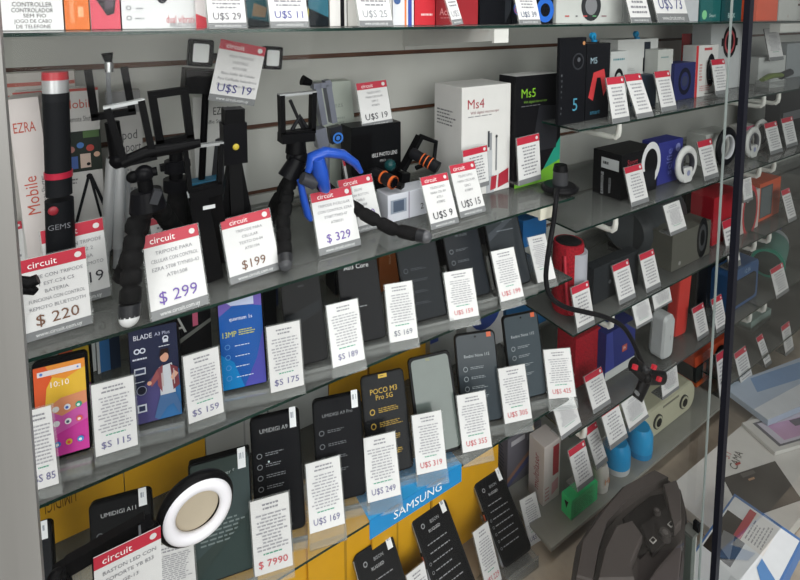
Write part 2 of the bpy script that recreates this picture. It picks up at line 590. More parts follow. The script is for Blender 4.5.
shelf('glass_shelf', 1.806, XE - .002, ZT, 'top glass shelf beyond the dark glass gasket, under the orange box')
for i in range(1, 5):
    shelf('glass_shelf', XM + .002, 1.80, ZR[i], 'glass shelf carrying the ' + rl[i])
fl = ['', 'olive-strapped watch', 'two white ring lights, beyond the gasket', 'open orange box', 'teal cylinder speaker']
for i in range(1, 5):
    shelf('glass_shelf', 1.806, XE - .002, ZR[i], 'glass shelf carrying the ' + fl[i])
b = MB()
b.box((.83, YE + .07, 0), (1.58, YW - .004, ZR[5] - .008), '#6f706b:.5')
b.box((.812, YE - .004, ZR[5] - .008), (1.60, YW - .004, ZR[5]), '#8c8d87:.3')
tag(b.build('display_plinth'), 'low grey plinth on the floor carrying the cream stereo speaker and blue cups', 'plinth')

b = MB()
b.box((0, 0, -.036), (.34, .03, -.008), '#c3c4bf:.4')
tag(b.build('shelf_rail', mw=Matrix.Translation((1.83, YE + .004, ZT))), 'white rail under the top shelf edge beyond the gasket, below the orange box', 'rail')
ZG = H - 1.165
shelf('glass_shelf', 1.62, XE - .002, ZG, 'lowest glass shelf beyond the dark gasket, over the flat cartons')
# brackets
def bracket(x, z, label, col='#d9d9d3:.4', hook=True, y0=YE + .012, wide=False):
    root = empty('shelf_bracket', Vector((x, YW, z - .045)), label, 'bracket', 'white shelf brackets')
    L = YW - y0
    a = MB()
    if wide:
        vs = [(sx * .017, yy, zz) for sx in (-1, 1) for yy, zz in ((0, -.012), (0, .036), (-L, .036), (-L, .016))]
        a.add(vs, [(0, 1, 2, 3), (7, 6, 5, 4), (0, 4, 5, 1), (1, 5, 6, 2), (2, 6, 7, 3), (3, 7, 4, 0)], col)
    else: a.tube([(0, 0, -.002), (0, -L * .5, .002), (0, -L + .012, .004), (0, -L + .002, .008)], [.0075, .0075, .007, .0065], col, 12)
    a.build('arm', root)
    h = MB()
    if wide: h.box((-.018, -L - .006, .012), (.018, -L, .0385), col)
    else: h.tube([(0, -L + .006, .003), (0, -L - .003, .012), (0, -L - .005, .024), (0, -L - .005, .0395)], [.0065, .007, .0065, .0055], col, 12)
    h.build('end_hook', root)
    p = MB(); p.box((-.014, -.006, -.02), (.014, -.0005, .035), '#c4c5c1:.5'); p.build('wall_plate', root)
xb = ony((545, 214), YE + .01).x
bracket(xb, Z2, 'cream shelf bracket under the tripod shelf, below the black and green box', '#dedbcb:.4', wide=True)
xb = ony((500, 38), YE + .01).x
bracket(xb, ZT, 'white shelf bracket under the top shelf, above the white microphone box', '#d8d8d4:.4', wide=True)
ph = [(620, 'smartwatch', 1), (613, 'headphone box', 2), (608, 'black loudspeaker', 3), (592, 'dark red box', 4)]
xr = 1.02
for px, nm, i in ph:
    bracket(.93 if i == 4 else xr, ZR[i], f'white shelf bracket under the near end of the {nm} shelf')
for i, nm in ((1, 'smartwatch shelf'), (2, 'ring light shelf'), (3, 'red box shelf'), (4, 'white speaker shelf')):
    bracket(1.755, ZR[i], f'white hooked bracket under the far end of the {nm}')
    bracket(1.86, ZR[i], f'white hooked bracket just past the far end of the {nm}')

# blue header strip on the edge of the lower phone shelf
A, B = ony((370, 524), YE - .003), ony((462, 467), YE - .003)
b = MB()
zt = Z4 + .0035
L = B.x - A.x
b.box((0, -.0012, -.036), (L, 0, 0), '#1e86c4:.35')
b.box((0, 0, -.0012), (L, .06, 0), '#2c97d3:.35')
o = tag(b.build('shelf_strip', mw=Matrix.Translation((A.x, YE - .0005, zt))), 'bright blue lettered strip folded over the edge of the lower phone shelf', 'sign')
g = MB(); g.art([('t', 'SAMSUNG', .5, .5, .45, '#f2f5f7', .8)], Matrix.Translation((0, -.0013, -.036)) @ FRONT, L, .036)
g.build('lettering', o)

# left post, sliding panes with dark gasket
b = MB()
px0, px1, yg = -.098, -.0515, .42
b.box((px0, yg, -.1), (px1, yg + .012, 1.95), 'brushed_metal')
b.box((px0 - .004, yg + .002, -.1), (px0, yg + .012, 1.95), '#f0efec:.4')
b.box((px0 - .0075, yg + .002, -.1), (px0 - .004, yg + .012, 1.95), '#7b2430:.5')
b.box((px0 - .02, yg + .002, -.1), (px0 - .0075, yg + .012, 1.95), '#17181a:.5')
struct(b, 'trim_1')
def pane(n, x0, x1, y, edge, g='pane_glass'):
    b = MB()
    b.add([(x0, y, .0), (x1, y, .0), (x1, y, 1.95), (x0, y, 1.95)], [(0, 1, 2, 3)], g)
    if edge: b.box((x1, y - .002, 0), (x1 + .0015, y + .002, 1.95), '#9aa5a3:.2')
    struct(b, n)
pane('window_1', px1 - .005, .955, .445, True)
pane('window_2', .968, XE, .42, False, 'pane_glass_far')
b = MB(); b.box((.953, .414, 0), (.967, .424, 1.95), '#1b1c24:.35'); struct(b, 'trim_2')

# ================================================================== TOP SHELF
def top_carton(name, label, cat, u0, u1, col, h=.15, depth=.16, y=.772, front=(), side=(), group=None):
    a, c = ony((u0, 20), y), ony((u1, 20), y)
    mw = Matrix.Translation((a.x, y, ZT + .0004))
    w = c.x - a.x - .0006
    b = MB(); b.prism([(0, 0), (w, 0), (w, depth), (0, depth)], 0, h, col, inset=.001)
    o = tag(b.build(name, mw=mw), label, cat, group)
    if front or side:
        g = MB()
        if front: g.art(front, FRONT, w, h)
        if side: g.art(side, LEFT(depth), depth, h)
        g.build('print', o)
    return o
GB = 'boxes on the top shelf'
K = '#26262a'
top_carton('controller_box', 'white controller box with three-language black lettering at the left end of the top shelf', 'box', -30, 64, '#dedfe0', front=[
    ('t', 'JOGO DE CABO', .66, .078, .030, K, .42), ('t', 'DE TELEFONE', .66, .034, .030, K, .38), ('t', 'SEM FIO', .68, .122, .030, K, .28),
    ('t', 'CONTROLADOR', .66, .166, .034, K, .46), ('t', 'CONTROLLER', .66, .214, .036, K, .44), ('c', .93, .30, .05, '#17171b:.3', 1.3)], group=GB)
top_carton('controller_box', 'orange box side standing between the white and the pink controller boxes', 'box', 65, 90, '#d0691f', front=[
    ('t', 'GAMEPAD', .3, .16, .18, '#e7b184', .3, 90), ('l', .55, .04, .8, .25, 1, '#e7b184')], group=GB)
top_carton('controller_box', 'pink-red box with a black gamepad printed on it on the top shelf', 'box', 91, 121, '#c8485a', front=[
    ('p', [(0, .34), (.55, .12), (.8, .14), (.9, .3), (.9, .5), (0, .5)], '#2b2429:.3'), ('p', [(.5, .17), (.75, .19), (.85, .3), (.5, .28)], '#51464f:.3')], group=GB)
top_carton('controller_box', 'wide pale box with black gamepad pictures and red script on the top shelf', 'box', 122, 206, '#d3d5d6', front=[
    ('c', .47, .3, .07, '#23252c:.3', 1.4), ('c', .93, .3, .07, '#23252c:.3', 1.4), ('t', 'dual vibration', .72, .09, .07, '#b54450', .42), ('t', 'WIRELESS CONTROLLER', .74, .035, .04, '#5f5b60', .38),
    ('o', .08, .19, .03, .02, '#7d8086'), ('o', .08, .10, .03, .02, '#7d8086'), ('l', .15, .08, .28, .11, 1, '#8a8d92'), ('l', .15, .17, .28, .2, 1, '#8a8d92')], group=GB)
top_carton('gadget_box', 'small red and white box squeezed behind the first dollar tag of the top shelf', 'box', 196, 207, '#d6cfcf', y=.76, depth=.008, front=[('p', [(0, 0), (1, 0), (1, .1), (0, .14)], '#c22f3e')], group=GB)
top_carton('gadget_box', 'dark box with teal scenery print between the two dollar tags on the top shelf', 'box', 232, 276, '#1d2427:.3', front=[
    ('p', [(.35, .1), (.9, .05), (1, .4), (.3, .5)], '#1f4a52:.3'), ('p', [(.45, .12), (.75, .1), (.8, .2), (.5, .25)], '#74604a:.4')], group=GB)
top_carton('gadget_box', 'black and teal box right of the second dollar tag on the top shelf', 'box', 300, 329, '#141a1f:.3', front=[
    ('p', [(.3, .2), (1, .1), (1, .5), (.3, .5)], '#15596b:.3'), ('p', [(.1, .12), (.3, .1), (.3, .2)], '#b9b03a')], group=GB)
top_carton('gadget_box', 'narrow white box with a black stripe down its edge on the top shelf', 'box', 330, 347, '#d8d6d4', front=[('r', .62, 0, .86, 1, '#18181b')], group=GB)
top_carton('gadget_box', 'plain off-white box right of the black-striped box on the top shelf', 'box', 348, 392, '#cfcdc9', group=GB)
top_carton('gadget_box', 'white box with a blue and purple edge on the top shelf', 'box', 393, 414, '#d3d5da', front=[('r', .72, 0, .9, 1, '#33489a'), ('r', .55, 0, .64, 1, '#d8793e'), ('c', .2, .3, .16, '#3c5b8f')], group=GB)
top_carton('gadget_box', 'bright red box on the top shelf left of the tilted silver tag', 'box', 415, 435, '#c02531', front=[('l', .3, .1, .9, .16, 1, '#e7c7c7')], group=GB)
top_carton('gadget_box', 'dark red box with pale script behind the tilted silver tag', 'box', 436, 478, '#8d1620', front=[('t', 'Action', .28, .17, .09, '#d98d90', .4), ('l', .1, .08, .5, .1, 1, '#c97a7e')], group=GB)
top_carton('gadget_box', 'black box right of the tilted silver tag on the top shelf', 'box', 480, 511, '#121317:.3', front=[('p', [(.8, 0), (1, .2), (1, .5), (.8, .5)], '#2c3036')], group=GB)
top_carton('gadget_box', 'black box with blue headset print behind a price tag on the top shelf', 'box', 512, 553, '#101218:.3', front=[
    ('o', .8, .2, .22, .12, '#1d5fbd', 1), ('c', .15, .22, .12, '#1d5fbd'), ('t', 'G', .1, .2, .1, '#c2334f')], group=GB)
top_carton('gadget_box', 'white box with a camera ring and a row of coloured dots on the top shelf', 'box', 556, 622, '#b9bcb9', front=[
    ('c', .5, .27, .15, '#2e3033:.3'), ('c', .5, .27, .09, '#7a7c80:.3'), ('r', .12, .1, .18, .12, '#b34747'), ('r', .27, .1, .3, .12, '#55555a'), ('r', .38, .1, .44, .12, '#b34747'),
    ('r', .52, .1, .58, .12, '#5c9a6a'), ('r', .66, .1, .74, .12, '#86666c')], group=GB)
top_carton('gadget_box', 'plain grey-white box right of the coloured-dot box on the top shelf', 'box', 623, 655, '#a9adab', group=GB)
top_carton('gadget_box', 'white box with a navy edge behind a dollar tag on the top shelf', 'box', 656, 698, '#b8bcc0', front=[('r', 0, 0, .12, 1, '#20306a')], group=GB)
top_carton('gadget_box', 'teal box with white lettering near the gasket on the top shelf', 'box', 700, 720, '#1d5f5f', front=[('c', .2, .13, .12, '#7cc48e'), ('t', 'Smart', .6, .12, .07, '#b7d2cf', .5)], group=GB)
top_carton('gadget_box', 'dark teal box with white capitals beside the gasket on the top shelf', 'box', 721, 741, '#17474b', front=[('t', 'BOX', .5, .12, .1, '#b7d2cf', .8)], group=GB)
top_carton('gadget_box', 'orange box on the top shelf beyond the dark gasket', 'box', 756, 777, '#d4532f', group=GB)
top_carton('gadget_box', 'white box with small marks right of the orange box beyond the gasket', 'box', 778, 797, '#b9bab6', front=[('t', '11', .5, .1, .07, '#8d4c40', .5)], group=GB)
for u0, u1, v, pr, pc, lb in ((209, 247, 27, 'U$S 29', '#55525c', 'price tag reading 29 dollars on the top shelf'), (271, 309, 24, 'U$S 11', '#33378c', 'price tag reading 11 dollars on the top shelf'),
                             (360, 393, 23, 'U$S 25', '#8d9096', 'price tag with faint 25 dollars on the top shelf'), (520, 541, 19, 'U$S 39', '#55607a', 'price tag with clear holder in front of the blue headset box, top shelf'),
                             (632, 652, 15, '', '#666', 'blank silvery price tag in front of the grey-white box, top shelf'), (659, 690, 14, 'U$S 73', '#474c80', 'price tag reading 73 dollars on the top shelf')):
    y = .712
    a, c = ony((u0, v), y), ony((u1, v), y)
    w = c.x - a.x
    tl = .3
    mw = frame(Vector((a.x, y, ZT + .0012)), Vector((1, 0, 0)), Vector((0, math.sin(tl), math.cos(tl))))
    price_tag(lb, None, None, None, ZT, price=pr, pcol=pc, mw=mw, size=(w, w * 1.5), group='price tags on the top shelf')
y = .715
a = ony((448, 24), y)
tl = .3
d = Vector((1, 0, .0))
mw = frame(Vector((ony((453, 24), y).x, y, ZT + .0012)), Vector((1, 0, 0)), Vector((-.28, math.sin(tl), math.cos(tl))))
price_tag('tilted silver price tag in front of the dark red box, top shelf', None, None, None, ZT, price='U$S', pcol='#9a9aa0', mw=mw, size=(.026, .09), group='price tags on the top shelf')

# ================================================================== TRIPOD SHELF
PUR, BRN, DRK = '#6a4fa0', '#70503f', '#35343c'
TG = 'red-topped price tags on the tripod shelf'
price_tag('large price tag reading 220 dollars, front left of the tripod shelf', (26, 343), (92, 322), (16, 262), Z2, '$ 220', BRN,
          ['SELFIE CON TRIPODE', 'T EST.C24 C5', 'BATERIA', 'FUNCIONA CON CONTROL', 'REMOTO BLUETOOTH'], group=TG)
price_tag('price tag ending in 19 standing half behind the 220 dollar tag', (50, 313), (111, 295), (36, 232), Z2 + .001, '    19', DRK,
          ['SELFIE CON TRIPODE', 'TC08 ST12 2', 'FUNCIONA', 'CON CABLE REMOTO'], group=TG)
price_tag('price tag mostly hidden behind the metal post at the left edge', (0, 277), (27, 265), (-10, 227), Z2, '', DRK, small=True, group=TG)
price_tag('price tag reading 299 dollars in front of the foam-legged tripod', (152, 322), (209, 307), (140, 237), Z2, '$ 299', PUR,
          ['TRIPODE PARA', 'CELULAR CON CONTROL', 'EZRA ST08 T/YN03-43', 'AT01508'], group=TG)
price_tag('price tag reading 199 dollars with brown digits', (231, 285), (281, 269), (218, 221), Z2, '$199', BRN,
          ['TRIPODE PARA', 'CELULAR', 'TEXTO D4-04', 'AT01104'], group=TG)
price_tag('price tag reading 329 dollars under the blue phone holder', (320, 256), (361, 246), (310, 194), Z2, '$ 329', PUR,
          ['TRIPODE P/CELULAR', 'CON CONTROL EZRA', 'ST08T/TN03-47', 'AT00331'], group=TG)
price_tag('small red-topped tag between the foam legs, behind the 299 dollar tag', (155, 263), (186, 255), (146, 220), Z2, '', DRK, small=True, group=TG)
price_tag('price tag standing right behind the 329 dollar tag', (349, 236), (383, 226), (337, 181), Z2, '   0', PUR, ['SELFIE', 'CON BOTON', 'CABLE', 'AT01508'], group=TG)
price_tag('red-topped tag second behind the 329 dollar tag, under the black lens box', (352, 212), (382, 203), (342, 158), Z2, '', DRK, small=True, group=TG)
price_tag('price tag reading 9 dollars in front of the white picture box', (432, 230), (459, 221), (420, 178), Z2, 'U$S 9', DRK, ['TELESCOPIO', 'PARA CEL 8X', 'AT2.1', 'AT0892'], group=TG)
price_tag('price tag reading 15 dollars in front of the white microphone box', (461, 218), (486, 209), (449, 166), Z2, 'U$S 15', DRK, ['TELESCOPIO', 'PARA CELULAR', 'LEN.2', 'AT0893'], group=TG)
price_tag('price tag leaning on the white microphone box', (465, 192), (489, 185), (461, 151), Z2, '', DRK, small=True, group=TG, rows=9, y=.796, lean=(1, 3))
price_tag('price tag leaning on the black and green microphone box', (519, 186), (541, 179), (514, 139), Z2, '', DRK, small=True, group=TG, rows=9, y=.788, lean=(1, 3))

# --- boxes at the back
SG = 'boxes on the tripod shelf'
o, *_ = carton('tripod_box', 'white box with thin red top edge behind the left boxes, highest at the back', 'box', (6, 240), (84, 225), 74, Z2, .03, '#c3bfba', y=1.0,
       front=[('r', 0, .93, 1, .95, '#b0564a'), ('t', 'EZRA', .2, .87, .035, '#b95a4b', .25)], group=SG)
BW = ony((110, 200), .90)
o, *_ = carton('tripod_box', 'large white box with red lettering and a small tripod picture behind the silver legs', 'box', (24, 246), (106, 226), 92, Z2, .03, '#c9c8c6', y=.935,
       front=[('r', 0, .985, 1, 1, '#b04a44'), ('t', 'EZRA', .18, .885, .05, '#b8443f', .22), ('t', 'Mobile', .76, .915, .05, '#b8503f', .4), ('t', 'Flexible Tripod & Remote Shutter', .58, .83, .03, '#565657', .75),
              ('r', .52, .53, 1, .76, '#28302b'), ('c', .62, .66, .05, '#a6706a'), ('c', .74, .68, .045, '#3f6fb0'), ('c', .86, .66, .05, '#b34038'), ('r', .55, .55, .7, .62, '#3f5ea0'),
              ('r', .73, .55, .86, .63, '#c9b3a6'), ('c', .94, .62, .04, '#d0a890'), ('r', .78, .72, .98, .76, '#4a6a3a'),
              ('l', .52, .46, .72, .5, 2, '#77777a'),
              ('p', [(.80, .5), (.84, .5), (.62, .2), (.58, .2)], '#202124'), ('p', [(.82, .5), (.86, .5), (.96, .25), (.93, .25)], '#202124'), ('p', [(.83, .5), (.87, .5), (1, .34), (1, .28)], '#202124'), ('c', .83, .5, .04, '#202124'), ('c', .83, .57, .025, '#202124'),
              ('l', .5, .08, .8, .14, 2, '#8a8a8c'), ('p', [(.8, 0), (1, 0), (1, .12), (.86, .1)], '#c66a2a'), ('p', [(.72, 0), (.8, 0), (.86, .1), (.78, .12)], '#3468a8')],
       side=[('t', 'EZRA', .5, .9, .04, '#b8443f', .8)], group=SG)
# tilted narrow box with vertical lettering
P = ony((30, 246), .85); P.z = Z2 + .0006
Q = ony((6, 100), .85)
ey = Vector((Q.x - P.x, 0, Q.z - P.z))
hl = ey.length
w = .034
b = MB(); b.box((0, 0, -.05), (w, hl, 0), '#cfc8c6')
mw = frame(P, Vector((ey.z, 0, -ey.x)), ey)
t = tag(b.build('tripod_box', mw=mw), 'narrow tilted white box edge with red upright lettering at the far left', 'box', SG)
g = MB(); g.art([('t', 'Mobile', .40, .52, .42, '#b8503f', .34, 90), ('t', 'Flexible Tripod & Remote Shutter', .80, .42, .16, '#5a5a5c', .6, 90), ('t', 'EZRA', .45, .86, .05, '#b8503f', .7)], Matrix.Identity(4), w, hl); g.build('print', t)

carton('tripod_box', 'grey box with Tripod support lettering seen through the clear clamp', 'box', (112, 215), (146, 207), 92, Z2, .03, '#b4b3b1', y=.97,
       front=[('t', 'Tripod', .45, .72, .06, '#4a4a4c', .8), ('t', 'support', .55, .64, .06, '#4a4a4c', .8), ('l', .1, .3, .8, .55, 6, '#88888a'), ('r', 0, .86, 1, 1, '#8b8b8c')], group=SG)
carton('tripod_box', 'white box with a black tripod print behind the twin video light', 'box', (197, 205), (247, 192), 97, Z2, .04, '#bdbebb', y=.985,
       front=[('t', 'EZRA', .55, .88, .06, '#2a2a2c', .34), ('t', 'Selfie Stick Tripod', .55, .80, .03, '#4c4c4e', .7), ('p', [(.2, .1), (.4, .66), (.6, .68), (.5, .1)], '#2c2d31'), ('l', .66, .1, .95, .4, 5, '#77777a')], group=SG)
carton('tripod_box', 'blue-sided box low behind the black tripods', 'box', (178, 240), (222, 230), 186, Z2, .03, '#1d6e92', y=.94, front=[('r', .1, .5, .5, .9, '#dfe3e4'), ('c', .75, .5, .12, '#123')] if False else [('r', .1, .55, .5, .9, '#dfe3e4'), ('r', .6, .1, .95, .9, '#124a66')], group=SG)
# tilted pale green box behind grey clamp
P = ony((331, 232), .99); P.z = Z2 + .0006
mw = Matrix.Translation(P)
b = MB(); wq = ony((362, 225), .99).x - P.x; hq = ony((331, 82), .99).z - P.z
b.prism([(0, 0), (wq, 0), (wq * .68, hq), (-wq * .25, hq)], -.04, 0, '#b5bdb4', mat=FRONT)
t = tag(b.build('gadget_box', mw=mw), 'pale green-grey box leaning behind the silver-blue clamp', 'box', SG)
g = MB(); g.art([('t', 'ezs', .3, .8, .045, '#8d948e', .3), ('l', .1, .5, .6, .7, 5, '#9aa39b')], FRONT, wq, hq); g.build('print', t)
# two boxes stacked: white picture box, black lens box
carton('lens_box', 'black box lettered mobile phone lens with a price tag on top', 'box', (352, 218), (401, 208), 128, Z2, .05, '#131416:.3', y=.90,
       front=[('t', 'MOBILE PHOTO LENS', .62, .62, .05, '#cfcfd0', .6), ('t', 'PRO', .62, .54, .03, '#a0a0a2', .3), ('r', 0, .3, .4, .9, '#0d0d0f:.3')], group=SG)
o, P, w, hh, d = carton('lens_box', 'white box with a small grey picture under the orange-ringed lens', 'box', (388, 237), (431, 226), 196, Z2, .045, '#c9cbd4', y=.80,
       front=[('r', .06, .3, .42, .8, '#8c95a3'), ('r', .12, .35, .36, .75, '#4c586b'), ('r', .46, 0, .49, 1, '#9a94a4'), ('t', '2', .78, .35, .22, '#3d3838', .3), ('r', .9, 0, 1, 1, '#b8b3a8')], group=SG)
# microphone boxes
carton('microphone_box', 'white box with red Ms4 lettering and a stick microphone picture', 'box', (461, 200), (509, 188), 88, Z2, .10, '#d9d8d6', front=[
    ('t', 'Ms4', .28, .845, .085, '#a02838', .42), ('t', 'Wifi digital microscope', .46, .765, .025, '#7c3440', .72), ('l', .12, .72, .75, .74, 1, '#8a8a8e'),
    ('r', .56, .33, .61, .56, '#8d9094:.3'), ('r', .50, .16, .62, .40, '#b9bcc0:.3'), ('r', .52, .43, .56, .58, '#44474c'), ('r', .69, .2, .72, .52, '#7d8084'), ('c', .705, .52, .025, '#3a3c40'),
    ('r', .50, .0, .66, .16, '#a8abb0'), ('p', [(.58, .02), (.70, .03), (.72, .155), (.6, .15)], '#a22737'), ('p', [(.74, .03), (.97, .06), (.97, .2), (.76, .16)], '#a22737')],
    side=[('l', .1, .62, .8, .78, 5, '#6a6a6e')], group=SG)
carton('microphone_box', 'black box with green Ms5 lettering and a green bottom corner', 'box', (514, 189), (559, 176), 77, Z2, .055, '#17171a:.3', front=[
    ('t', 'Ms5', .27, .845, .08, '#7fb82e', .34), ('t', 'Wifi digital microscope', .42, .765, .022, '#6f9a3a', .62), ('l', .12, .72, .6, .735, 1, '#6a6a6e'),
    ('p', [(0, 0), (1, 0), (1, .18), (.62, .12), (.3, .03), (0, .05)], '#6fae2f'), ('p', [(.62, .12), (1, .18), (1, .4)], '#1f9079'), ('p', [(.35, .3), (.9, .3), (.95, .7), (.5, .72)], '#25262b')],
    side=[('t', 'Ms5', .5, .5, .05, '#5d8a2a', .8, 90)], top=[('r', .0, .0, 1, 1, '#d4d4d2')], group=SG)

# --- black monopod with red rings
y = .80
P = ony((58, 236), y); P.z = Z2 + .0006
hh = ony((55, 72), y).z - Z2
r = (ony((69, 100), y).x - ony((41.5, 100), y).x) / 2
root = empty('selfie_monopod', P, 'thick black upright selfie monopod with red cap and red ring', 'monopod')
tilt = Matrix.Rotation(math.atan2(ony((55, 72), y).x - P.x, hh), 4, 'Y')
def cyl(mb, r0, r1, z0, z1, k, n=28, mat=None, c=(0, 0)):
    mb.tube([(c[0], c[1], z0), (c[0], c[1], z1)], [r0, r1], k, n, mat)
b = MB(); cyl(b, r * 1.16, r * 1.10, 0, hh * .47, '#17181b:.45', mat=tilt); b.art([('t', 'GEMS', .5, .5, .9, '#6d6e74', 1)], tilt @ Matrix.Translation((-.012, -r * 1.16, hh * .36)) @ FRONT, .024, .008); b.build('grip', root)
b = MB(); cyl(b, r * 1.02, r, hh * .49, hh * .88, '#1c1d20:.5', mat=tilt); b.build('tube', root)
b = MB(); cyl(b, r * 1.1, r * 1.1, hh * .565, hh * .59, '#c02a44:.3:.3', mat=tilt); b.build('ring', root)
b = MB(); cyl(b, r, r, hh * .915, hh * .968, '#c9cbcd:.3:.5', mat=tilt); b.build('collar', root)
b = MB(); cyl(b, r * 1.03, r * 1.03, hh * .88, hh * .915, '#232427:.4', mat=tilt); b.build('sleeve', root)
b = MB(); cyl(b, r * 1.02, r * .98, hh * .968, hh, '#b52a35:.3', mat=tilt); b.build('cap', root)
b = MB(); b.ball((-.002, -r * 1.05, hh * .44), .006, '#8d2430:.4', sc=(1, .4, 1)); b.build('button', root)

def W3(root, pts, y):           # pixels on plane y (or (u, v, y)) -> points local to root
    out = []
    for p in pts:
        q = ony((p[0], p[1]), p[2] if len(p) > 2 else y)
        out.append(q - root.location)
    return out
def part(root, name, fn):
    m = MB(); fn(m); return m.build(name, root)
BK, BKS = '#0d0d0f:.42', '#131316:.28'
def clamp(root, bl, br, tl, tr, y, topcol=BK, wbar=.009, depth=.012, barw=None, top=True):
    q = W3(root, [bl, br, tl, tr], y)
    wb = barw or wbar
    part(root, 'clamp_arm', lambda m: m.bar(q[0], q[2], depth, wb, BK, (1, 0, 0)))
    part(root, 'clamp_arm', lambda m: m.bar(q[1], q[3], depth, wb, BK, (1, 0, 0)))
    part(root, 'clamp_base', lambda m: m.bar(q[0] - Vector((wb / 2, 0, 0)), q[1] + Vector((wb / 2, 0, 0)), depth, wb, BK, (0, 0, 1)))
    if top: part(root, 'clamp_top', lambda m: m.bar(q[2] - Vector((wb / 2, 0, 0)), q[3] + Vector((wb / 2, 0, 0)), depth * .9, .004 if topcol != BK else wb, topcol, (0, 0, 1)))

# --- silver-legged tripod with phone clamp (back left)
y = .875
P = ony((112, 262), y); P.z = Z2 + .0005
root = empty('mini_tripod', P, 'tripod with bright silver telescopic legs and a phone clamp', 'tripod', 'tripods on the tripod shelf')
for pts, nm in (([(112, 158), (104, 268)], 0), ([(121, 158), (117, 262)], 1), ([(119, 158), (135, 232, y + .04)], 2)):
    q = W3(root, pts, y)
    q[1].z = .006
    mid = q[0].lerp(q[1], .82)
    leg = part(root, 'leg', lambda m: (m.tube([q[0], mid], .0078, '#c4c6c8:.3:.45', 16), m.tube([mid, q[1]], .0062, '#b0b2b5:.3:.45', 14)))
    part(leg, 'foot', lambda m: m.tube([q[1], q[1] - (q[0] - q[1]).normalized() * .004], .0105, '#1b1b1d', 12)) if False else None
    m = MB(); m.ball(tuple(q[1]), .0062, '#1b1b1d'); m.build('foot', leg)
q = W3(root, [(118, 160), (112, 122)], y)
part(root, 'centre_column', lambda m: (m.tube([q[0] - Vector((0, 0, .004)), q[1]], .010, BK, 14), m.ball(tuple(q[0]), .014, BKS)))
clamp(root, (95, 117), (132, 111), (88, 70), (124, 67), y, wbar=.010, top=False)
part(root, 'clamp_spring', lambda m: m.bar(*W3(root, [(110, 115), (108, 72)], y + .012), .012, .006, '#5d5f62:.3:.6', (1, 0, 0)))
part(root, 'knob', lambda m: (m.tube(W3(root, [(109, 72), (109, 62)], y), .006, '#c9cbcd:.2:.8', 12), m.tube(W3(root, [(109, 64), (107, 53)], y), [.004, .008], BK, 12)))

# --- foam-legged octopus tripod with clear clamp (front)
def foam_leg(root, pts, y, r, foot=None, n=6):
    q = W3(root, pts, y)
    # resample path and ring it like stacked foam segments
    seg = []
    tot = sum((q[i + 1] - q[i]).length for i in range(len(q) - 1))
    N = n * 6
    for i in range(N + 1):
        d = tot * i / N
        for j in range(len(q) - 1):
            l = (q[j + 1] - q[j]).length
            if d <= l + 1e-9: seg.append(q[j].lerp(q[j + 1], min(1, d / l))); break
            d -= l
    rs = [r * (.70 if i % 6 == 0 else 1.0 if i % 6 != 3 else 1.03) for i in range(len(seg))]
    leg = part(root, 'leg', lambda m: m.tube(seg, rs, 'foam', 14))
    if foot:
        d = (seg[-1] - seg[-3]).normalized()
        m = MB(); m.tube([seg[-1], seg[-1] + d * r * 1.2], [r * 1.0, r * .95], '#2a2b2e:.35', 14); m.ball(tuple(seg[-1] + d * r * 1.2), r * .95, foot); m.build('foot', leg)
    return leg
y = .725
P = ony((137, 318), y); P.z = Z2 + .0005
root = empty('octopus_tripod', P, 'black foam-legged flexible tripod with a clear-topped phone clamp, behind the 299 tag', 'tripod', 'tripods on the tripod shelf')
def at_floor(leg_pts): return leg_pts
foam_leg(root, [(144, 202), (136, 225), (132, 262, y - .015), (130, 304, y - .03)], y, .0125, '#d9dadb:.4', 6)
foam_leg(root, [(152, 200, y + .012), (162, 212, y + .05), (172, 226, y + .08), (186, 240, y + .11)], y, .0125, None, 5)
foam_leg(root, [(146, 202, y + .01), (138, 235, y + .03), (127, 264, y + .05), (121, 280, y + .06)], y, .012, None, 5)
part(root, 'hub', lambda m: (m.tube(W3(root, [(148, 208), (146, 190)], y), [.022, .018], BKS, 18), m.tube(W3(root, [(146, 190), (144, 176)], y), .009, BK, 14)))
part(root, 'ball_head', lambda m: (m.ball(tuple(W3(root, [(144, 174)], y)[0]), .012, BKS), m.tube(W3(root, [(133, 176), (157, 171)], y), .006, BK, 12), m.ball(tuple(W3(root, [(133, 177)], y)[0]), .008, BK)))
part(root, 'clip', lambda m: m.bar(*W3(root, [(153, 203), (158, 190)], y - .018), .012, .01, '#3a3b3f:.25', (1, 0, 0)))
clamp(root, (125, 163), (153, 156), (107, 108), (141, 100), y, '#c6c9cb:.2:.3', wbar=.008, depth=.014)
part(root, 'clamp_grip', lambda m: m.tube(W3(root, [(122, 163), (148, 152), (175, 148), (200, 143)], y), [.008, .009, .008, .006], BK, 10))

# --- tall framed clamp on dark tripod behind
y = .855
P = ony((172, 240), y); P.z = Z2 + .0005
root = empty('mini_tripod', P, 'black tripod with a wide open square phone clamp, in the middle of the group', 'tripod', 'tripods on the tripod shelf')
clamp(root, (160, 143), (190, 137), (152, 95), (184, 90), y, wbar=.011, depth=.016)
part(root, 'centre_column', lambda m: (m.tube(W3(root, [(176, 145), (176, 190)], y), .010, BK, 14), m.tube(W3(root, [(176, 160), (176, 172)], y), .017, BKS, 16), m.tube(W3(root, [(177, 178), (177, 190)], y), .02, BKS, 16), m.bar(*W3(root, [(160, 168), (190, 162)], y), .012, .01, BK)))
for e in ((165, 240), (180, 240, y - .01), (190, 232, y + .03)):
    q = W3(root, [(177, 188), e], y); q[1].z = .012
    part(root, 'leg', lambda m: m.tube(q, [.012, .011], 'foam', 12))

